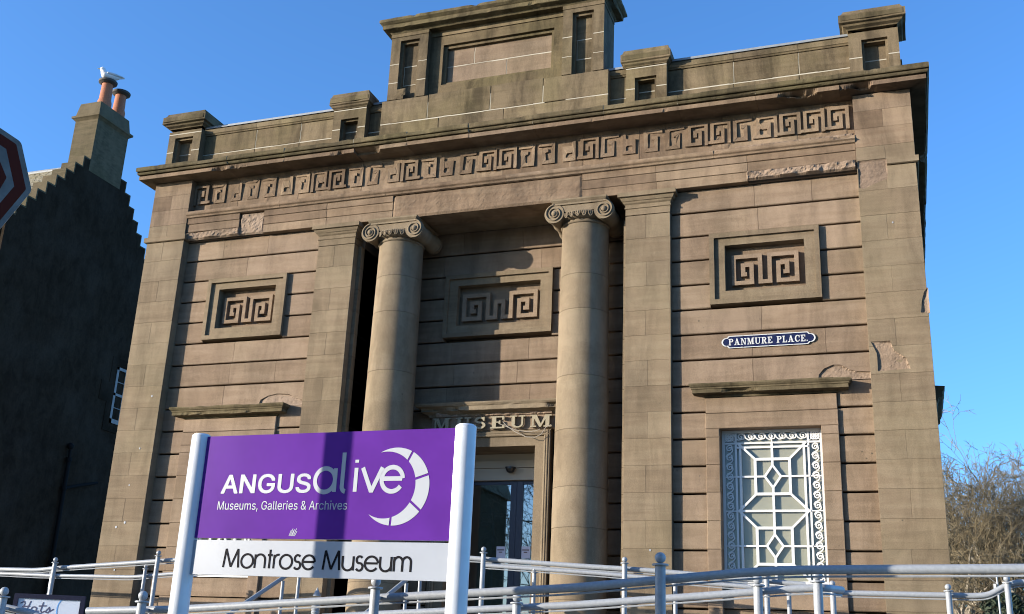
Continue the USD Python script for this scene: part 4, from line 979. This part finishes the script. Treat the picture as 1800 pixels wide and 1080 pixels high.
# gable outline: y runs away from the street; steps of .275 run and .325 rise
run, rise = .262, .322
Lf, Rt = [], []
y, z = 9.31, 12.94
gp = [(9.53, 12.94)]
stepsL = []
for k in range(9):
    stepsL.append((y, z)); y -= run+.015; z -= rise
stepsR = []
y, z = 11.09, 12.94
for k in range(11):
    stepsR.append((y, z)); y += run-.015; z -= rise
outline = [(stepsL[-1][0], GR)]
for y, z in reversed(stepsL): outline += [(y, z-rise), (y, z)]
outline += [(stepsL[0][0], 12.94), (stepsR[0][0], 12.94)]
for y, z in stepsR: outline += [(y, z), (y, z-rise)]
outline += [(stepsR[-1][0], GR)]
seen = []
for p in outline:
    if not seen or np.hypot(p[0]-seen[-1][0], p[1]-seen[-1][1]) > 1e-4: seen.append(p)
gpoly = Polygon(seen).buffer(0)
m = ext(gpoly.buffer(-.03, join_style='mitre'), .13); v = np.array(m.vertices)
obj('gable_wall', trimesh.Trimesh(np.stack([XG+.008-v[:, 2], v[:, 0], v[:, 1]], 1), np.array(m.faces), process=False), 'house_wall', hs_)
for (y, z) in stepsL: obj('crow_step', bx(XG-.47, XG, y-.015, y+run+.12, z-rise*.95, z+.012), 'house_step', hs_)
for (y, z) in stepsR: obj('crow_step', bx(XG-.47, XG, y-run-.12, y+.015, z-rise*.95, z+.012), 'house_step', hs_)
ey0, ey1 = stepsL[-1][0], stepsR[-1][0]; ez = stepsL[-1][1]-rise; ez1 = stepsR[-1][1]-rise
obj('front_wall', bx(XG-7.5, XG-.12, ey0, ey0+.4, GR, ez), 'house_step', hs_)
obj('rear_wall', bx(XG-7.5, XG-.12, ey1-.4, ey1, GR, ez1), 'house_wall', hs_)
# front roof slope in rows of slates
rows, slates = 42, []
a = np.array([ey0-.1, ez-.05]); b = np.array([AY, AZ+.02])
for k in range(rows):
    p, q = a+(b-a)*k/rows, a+(b-a)*(k+1.15)/rows; nrm = np.array([-(b-a)[1], (b-a)[0]]); nrm /= np.linalg.norm(nrm)
    x = XG-.47-RNG.uniform(0, .2)
    while x > XG-7:
        w = RNG.uniform(.16, .26); h = RNG.uniform(.012, .035); q0 = q-nrm*.0
        pp0, qq0 = p+nrm*h, q+nrm*.004
        vv = np.array([[x, pp0[0], pp0[1]], [x-w+.008, pp0[0], pp0[1]], [x-w+.008, qq0[0], qq0[1]], [x, qq0[0], qq0[1]], [x, p[0], p[1]-.01], [x-w+.008, p[0], p[1]-.01]])
        slates.append(trimesh.Trimesh(vv, np.array([[0, 1, 2], [0, 2, 3], [0, 4, 5], [0, 5, 1], [0, 3, 4], [1, 5, 2]]), process=False)); x -= w
obj('slates', slates, 'slate', hs_, kind='stuff')
rv = np.array([[XG-.46, ey0, ez], [XG-7.5, ey0, ez], [XG-7.5, AY, AZ-.03], [XG-.46, AY, AZ-.03], [XG-.46, ey1, ez1], [XG-7.5, ey1, ez1]], float)
obj('roof', trimesh.Trimesh(rv, np.array([[0, 2, 1], [0, 3, 2], [3, 5, 2], [3, 4, 5]]), process=False), 'slate', hs_)
obj('ridge', tube([(XG-.46, AY, AZ+.03), (XG-7.5, AY, AZ+.03)], .07, 10), 'lead', hs_)
fg = np.array([[XG-7.5, ey0, GR], [XG-7.5, ey1, GR], [XG-7.5, ey1, ez1], [XG-7.5, AY, AZ-.03], [XG-7.5, ey0, ez]])
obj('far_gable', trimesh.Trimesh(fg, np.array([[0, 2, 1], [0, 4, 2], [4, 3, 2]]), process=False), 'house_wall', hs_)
ch = group_under('chimney', hs_)
obj('chimney_stack', bx(XG-.78, XG+.012, 9.54, 10.84, 12.6, 14.3), 'house_step', ch)
obj('chimney_cope', sweep([(XG-.78, 10.84), (XG-.78, 9.54), (XG+.012, 9.54), (XG+.012, 10.84), (XG-.78, 10.84)], [(-1, 1), (-1, -1), (1, -1), (1, 1), (-1, 1)],
    [(-.35, 14.22), (.0, 14.22), (.06, 14.28), (.09, 14.30), (.09, 14.36), (.02, 14.38), (-.04, 14.80), (-.35, 14.82)]), 'house_step', ch)
for y, zt in ((10.12, 15.78), (10.72, 15.74)):
    po = group_under('chimney_pot', hs_)
    X = XG-.42
    obj('pot', lathe([(.205, 14.78), (.20, 15.1), (.17, 15.2), (.155, zt-.12), (.17, zt-.08)], X, y, 24), 'terracotta', po, smooth=30)
    obj('pot_rim', lathe([(.18, zt-.10), (.26, zt-.05), (.27, zt+.0), (.25, zt+.02), (.18, zt+.02)], X, y, 24), 'soot', po, smooth=30)
wn = group_under('window', hs_); tag(wn, 'tall sash window in the dark gable beside the museum pier')
obj('margin', [bx(XG-.02, XG+.02, 11.72, 11.95, 5.9, 7.65), bx(XG-.02, XG+.02, 12.72, 12.95, 5.9, 7.65), bx(XG-.02, XG+.02, 11.72, 12.95, 7.65, 7.85), bx(XG-.02, XG+.03, 11.72, 12.95, 5.75, 5.9), bx(XG-.02, XG+.021, 11.4, 11.72, 6.55, 7.1)], 'house_wall', wn)
obj('sash', [bx(XG+.0, XG+.03, 11.95, 12.03, 6.0, 7.6), bx(XG+.0, XG+.03, 12.64, 12.72, 6.0, 7.6), bx(XG+.0, XG+.03, 11.95, 12.72, 6.0, 6.12), bx(XG, XG+.03, 11.95, 12.72, 7.52, 7.6), bx(XG, XG+.03, 11.95, 12.72, 6.78, 6.85),
    bx(XG, XG+.025, 12.32, 12.35, 6.1, 7.55), bx(XG, XG+.025, 12.03, 12.64, 7.17, 7.19), bx(XG, XG+.025, 12.03, 12.64, 6.43, 6.45)], 'old_paint', wn)
obj('pane', (np.array([[XG+.006, 12., 6.05], [XG+.006, 12.7, 6.05], [XG+.006, 12.7, 7.55], [XG+.006, 12., 7.55]]), np.array([[0, 1, 2], [0, 2, 3]])), 'glass', wn)
pi = group_under('downpipe', hs_)
px_ = XG+.09
obj('pipe', [tube([(px_, 10.60, 4.75), (px_, 10.63, GR)], .055, 12), tube([(px_, 10.62, 3.95), (px_, 11.2, 4.12), (px_, 11.8, 4.28)], .04, 10)], 'pipe_black', pi, smooth=40)
obj('pipe_collar', [tube([(px_, 10.6, z), (px_, 10.6, z+.1)], .075, 12) for z in (4.65, 3.9, 2.0)]+[tube([(px_, 10.60, 4.75), (px_, 10.58, 5.0)], .035, 8), ball((px_, 10.58, 5.05), .09, 1)], 'pipe_black', pi)
# seagull on the left pot
gu = thing('seagull', 'white seagull standing on the left chimney pot', 'gull', (XG-.42, 10.12, 15.8))
gx = XG-.42
def hull(*sph):
    return manifold3d.Manifold.batch_hull([manifold3d.Manifold.sphere(r, 24).translate(c) for c, r in sph])
by = 10.12
body = hull(((gx, by-.07, 15.965), .10), ((gx, by+.07, 15.96), .105), ((gx, by+.20, 15.985), .05))
body += hull(((gx, by-.10, 16.0), .085), ((gx, by-.145, 16.09), .055)); body += hull(((gx, by-.145, 16.09), .055), ((gx, by-.16, 16.125), .06))
body += hull(((gx, by+.17, 15.985), .05), ((gx, by+.31, 16.005), .022))
body = body.refine_to_length(.02)
mm = body.to_mesh(); tm = trimesh.Trimesh(mm.vert_properties[:, :3], mm.tri_verts); tm.merge_vertices(); trimesh.smoothing.filter_taubin(tm, iterations=12)
def gturn(m):
    v, f, _ = meshkit.arrays(m); c, s_ = math.cos(math.radians(-46)), math.sin(math.radians(-46)); k = 1.3
    d = (v-np.array([gx, by, 15.80]))*k
    return trimesh.Trimesh(np.stack([gx+d[:, 0]*c-d[:, 1]*s_, by+d[:, 0]*s_+d[:, 1]*c, 15.79+d[:, 2]*.85], 1), f, process=False)
obj('body', gturn(tm), 'gull_white', gu, smooth=True)
for s in (-1, 1):
    w = hull(((gx+s*.085, by-.03, 16.0), .035), ((gx+s*.085, by+.1, 15.99), .042), ((gx+s*.03, by+.28, 16.01), .014)); obj('wing', gturn(w), 'gull_grey', gu, smooth=40)
    obj('leg', gturn(tube([(gx+s*.03, by, 15.90), (gx+s*.03, by, 15.80)], .008, 6)), 'gull_beak', gu)
obj('beak', gturn(tube([(gx, by-.21, 16.12), (gx, by-.27, 16.105)], [.017, .004], 8)), 'gull_beak', gu)

# ================================================================ winter trees on the right, and behind the street for the reflections
def grow(seed, H, spread=.8, tr=.2, levels=6, up=.11, nb=(3, 5), first=.5, wander=.22):
    """Returns the trunk with its limbs, and the crown of thin branches and twigs, as two meshes at the origin."""
    rng = np.random.default_rng(seed); big, small = [], []
    def branch(p, d, L, r, lv):
        n = 6 if lv < 2 else 4 if lv < 4 else 2; pts = [p]; dd = d.copy()
        for k in range(n):
            dd = dd+rng.normal(0, wander if lv else .07, 3)+np.array([0, 0, up if lv < 4 else 0.]); dd /= np.linalg.norm(dd); pts.append(pts[-1]+dd*L/n)
        rad = np.linspace(r, r*(.5 if lv < levels else .6), n+1)
        (big if lv < 2 else small).append(tube(pts, rad, 8 if lv == 0 else 5 if lv < 3 else 3, cap=False))
        if lv >= levels: return
        m = rng.integers(*nb)+(6 if lv == 0 else 1 if lv < 2 else 0); q = np.array(pts)
        for i in range(m):
            t = rng.uniform(first if lv == 0 else .25, 1.) if i else 1.
            sN = t*n; k = min(int(sN), n-1); pos = q[k]+(q[k+1]-q[k])*(sN-k)
            a = rng.normal(0, 1, 3); a -= a@dd*dd; a /= np.linalg.norm(a)
            th = spread*rng.uniform(.5, 1.25)*(.45 if i == 0 else 1.)
            nd = dd*math.cos(th)+a*math.sin(th); nd /= np.linalg.norm(nd)
            branch(pos, nd, L*rng.uniform(.5, .78)*(.85 if lv in (0, 4) else .7 if lv == 5 else 1.), max(rad[k]*rng.uniform(.42, .68), .007), lv+1)
    branch(np.zeros(3), np.array([0, 0, 1.]), H*.42, tr, 0)
    return cat_(big), cat_(small)
def tree(pos, parts, label, bark, height, rot=0., crown='twig'):
    t = thing('bare_tree', label, 'tree', pos)
    c, s = math.cos(rot), math.sin(rot); Rm = np.array([[c, -s, 0], [s, c, 0], [0, 0, 1]]); sc = height/parts[1].vertices[:, 2].max()
    for nm, m, mt in (('trunk', parts[0], bark), ('crown', parts[1], crown)):
        v = np.array(m.vertices)@Rm.T*sc+np.array(pos); obj(nm, trimesh.Trimesh(v, m.faces, process=False), mt, t)
g1 = grow(1, 10.); g2 = grow(2, 9., .7, .17, up=.16); g3 = grow(5, 10, .9, .2)
tree((9.25, 38.5, GR), g2, 'pale barked bare tree nearest the right edge', 'bark_pale', 12.2, rot=.5)
tree((7.15, 39.5, GR), g1, 'bare brown twiggy tree just right of the building corner', 'bark_pale', 11.3, rot=2.2)
tree((11.0, 41.0, GR), g3, 'tall bare tree behind the pale barked one at the right edge', 'bark_pale', 13.6, rot=1.)
for k, (x, y, g_, h_, lab) in enumerate(((6.9, 52.0, g3, 13.8, 'far bare tree half hidden by the right corner of the museum'), (9.2, 50.0, g1, 12.8, 'far bare tree filling the gap between the two nearest trees'),
                                    (12.8, 56.0, g2, 16., 'farthest bare tree, at the right edge behind the tall one'))):
    tree((x, y, GR), g_, lab, 'bark', h_, rot=k*1.7+.4)
tree((8.3, 46.0, GR), g3, 'broad bare tree behind the pale barked one, left of its trunk', 'bark', 11.9, rot=5.)
tree((6.5, 45.0, GR), g2, 'slim bare tree close against the edge of the museum corner', 'bark', 11.4, rot=2.9)
def evergreen(pos, h, r, seed, label):
    rng = np.random.default_rng(seed); t = thing('evergreen_tree', label, 'tree', pos, 'dark evergreens under the bare trees')
    obj('trunk', tube([(pos[0], pos[1], pos[2]), (pos[0], pos[1], pos[2]+h*.8)], [.12, .04], 7), 'bark', t)
    n = 5200; th = rng.uniform(0, 2*np.pi, n); zz = rng.uniform(.03, 1, n)**.8
    prof = np.sqrt(np.clip(1-(zz*1.02-.35)**2/.5, .02, 1))*(.75+.25*np.sin(th*3+seed)*np.cos(zz*9))
    rr2 = r*prof*rng.uniform(.55, 1.05, n)**.5
    c = np.stack([rr2*np.cos(th), rr2*np.sin(th), zz*h], 1)+np.array(pos)
    e1 = rng.normal(0, 1, (n, 3)); e1 /= np.linalg.norm(e1, axis=1, keepdims=True); e2 = np.cross(e1, rng.normal(0, 1, (n, 3))); e2 /= np.linalg.norm(e2, axis=1, keepdims=True)
    s = rng.uniform(.08, .2, (n, 1))
    v = np.stack([c-e1*s, c+e1*s, c+e2*s*.7], 1).reshape(-1, 3)
    obj('crown', trimesh.Trimesh(v, np.arange(3*n).reshape(-1, 3), process=False), 'needle', t)
evergreen((8.45, 37.0, GR), 5.2, 1.7, 1, 'dark evergreen bush right of the lamp post foot')
evergreen((10.4, 38.2, GR), 5.5, 1.8, 2, 'dark evergreen bush at the right edge under the tallest bare tree')
evergreen((6.3, 38.0, GR), 4.3, 1.3, 3, 'dark evergreen bush beside the building corner')
lp = thing('lamp_post', 'thin grey post with a crossarm and small box among the evergreens', 'lamp post', (7.1, 20, GR))
obj('post', tube([(7.10, 20, GR), (7.10, 20, 2.82)], .025, 10), 'steel_grey', lp)
obj('arm', tube([(6.78, 20, 2.80), (7.11, 20, 2.80)], .012, 8), 'steel_grey', lp)
obj('brace', tube([(6.9, 20, 2.79), (7.1, 20, 2.62)], .008, 6), 'steel_grey', lp)
obj('box', bx(7.0, 7.06, 19.93, 20.0, 2.50, 2.62), 'white_paint', lp)
tree((-5.2, -21.5, GR), g1, 'bare street tree behind the viewer, seen only as a reflection in the doors', 'bark', 13., rot=2.)

oh = thing('opposite_house', 'dark stone house across the street, seen only as a reflection in the glass doors', 'house', (-21.6, -33.5, GR))
obj('wall', bx(-28.6, -14.0, -37.0, -30.0, GR, 8.0), 'house_step', oh)
obj('roof', trimesh.Trimesh(np.array([[-28.8, -37.3, 8.0], [-13.8, -37.3, 8.0], [-13.8, -29.7, 8.0], [-28.8, -29.7, 8.0], [-28.8, -33.5, 11.0], [-13.8, -33.5, 11.0]]), np.array([[0, 1, 5], [0, 5, 4], [2, 3, 4], [2, 4, 5], [1, 2, 5], [3, 0, 4], [0, 2, 1], [0, 3, 2]]), process=False), 'slate', oh)
for x in (-26.6, -23.1, -19.6, -16.6):
    for z in (-.4, 2.8): obj('window', bx(x-.5, x+.5, -30.02, -29.97, z, z+1.7), 'pipe_black', oh); obj('sash_bar', bx(x-.5, x+.5, -29.968, -29.95, z+.82, z+.88), 'white_paint', oh)
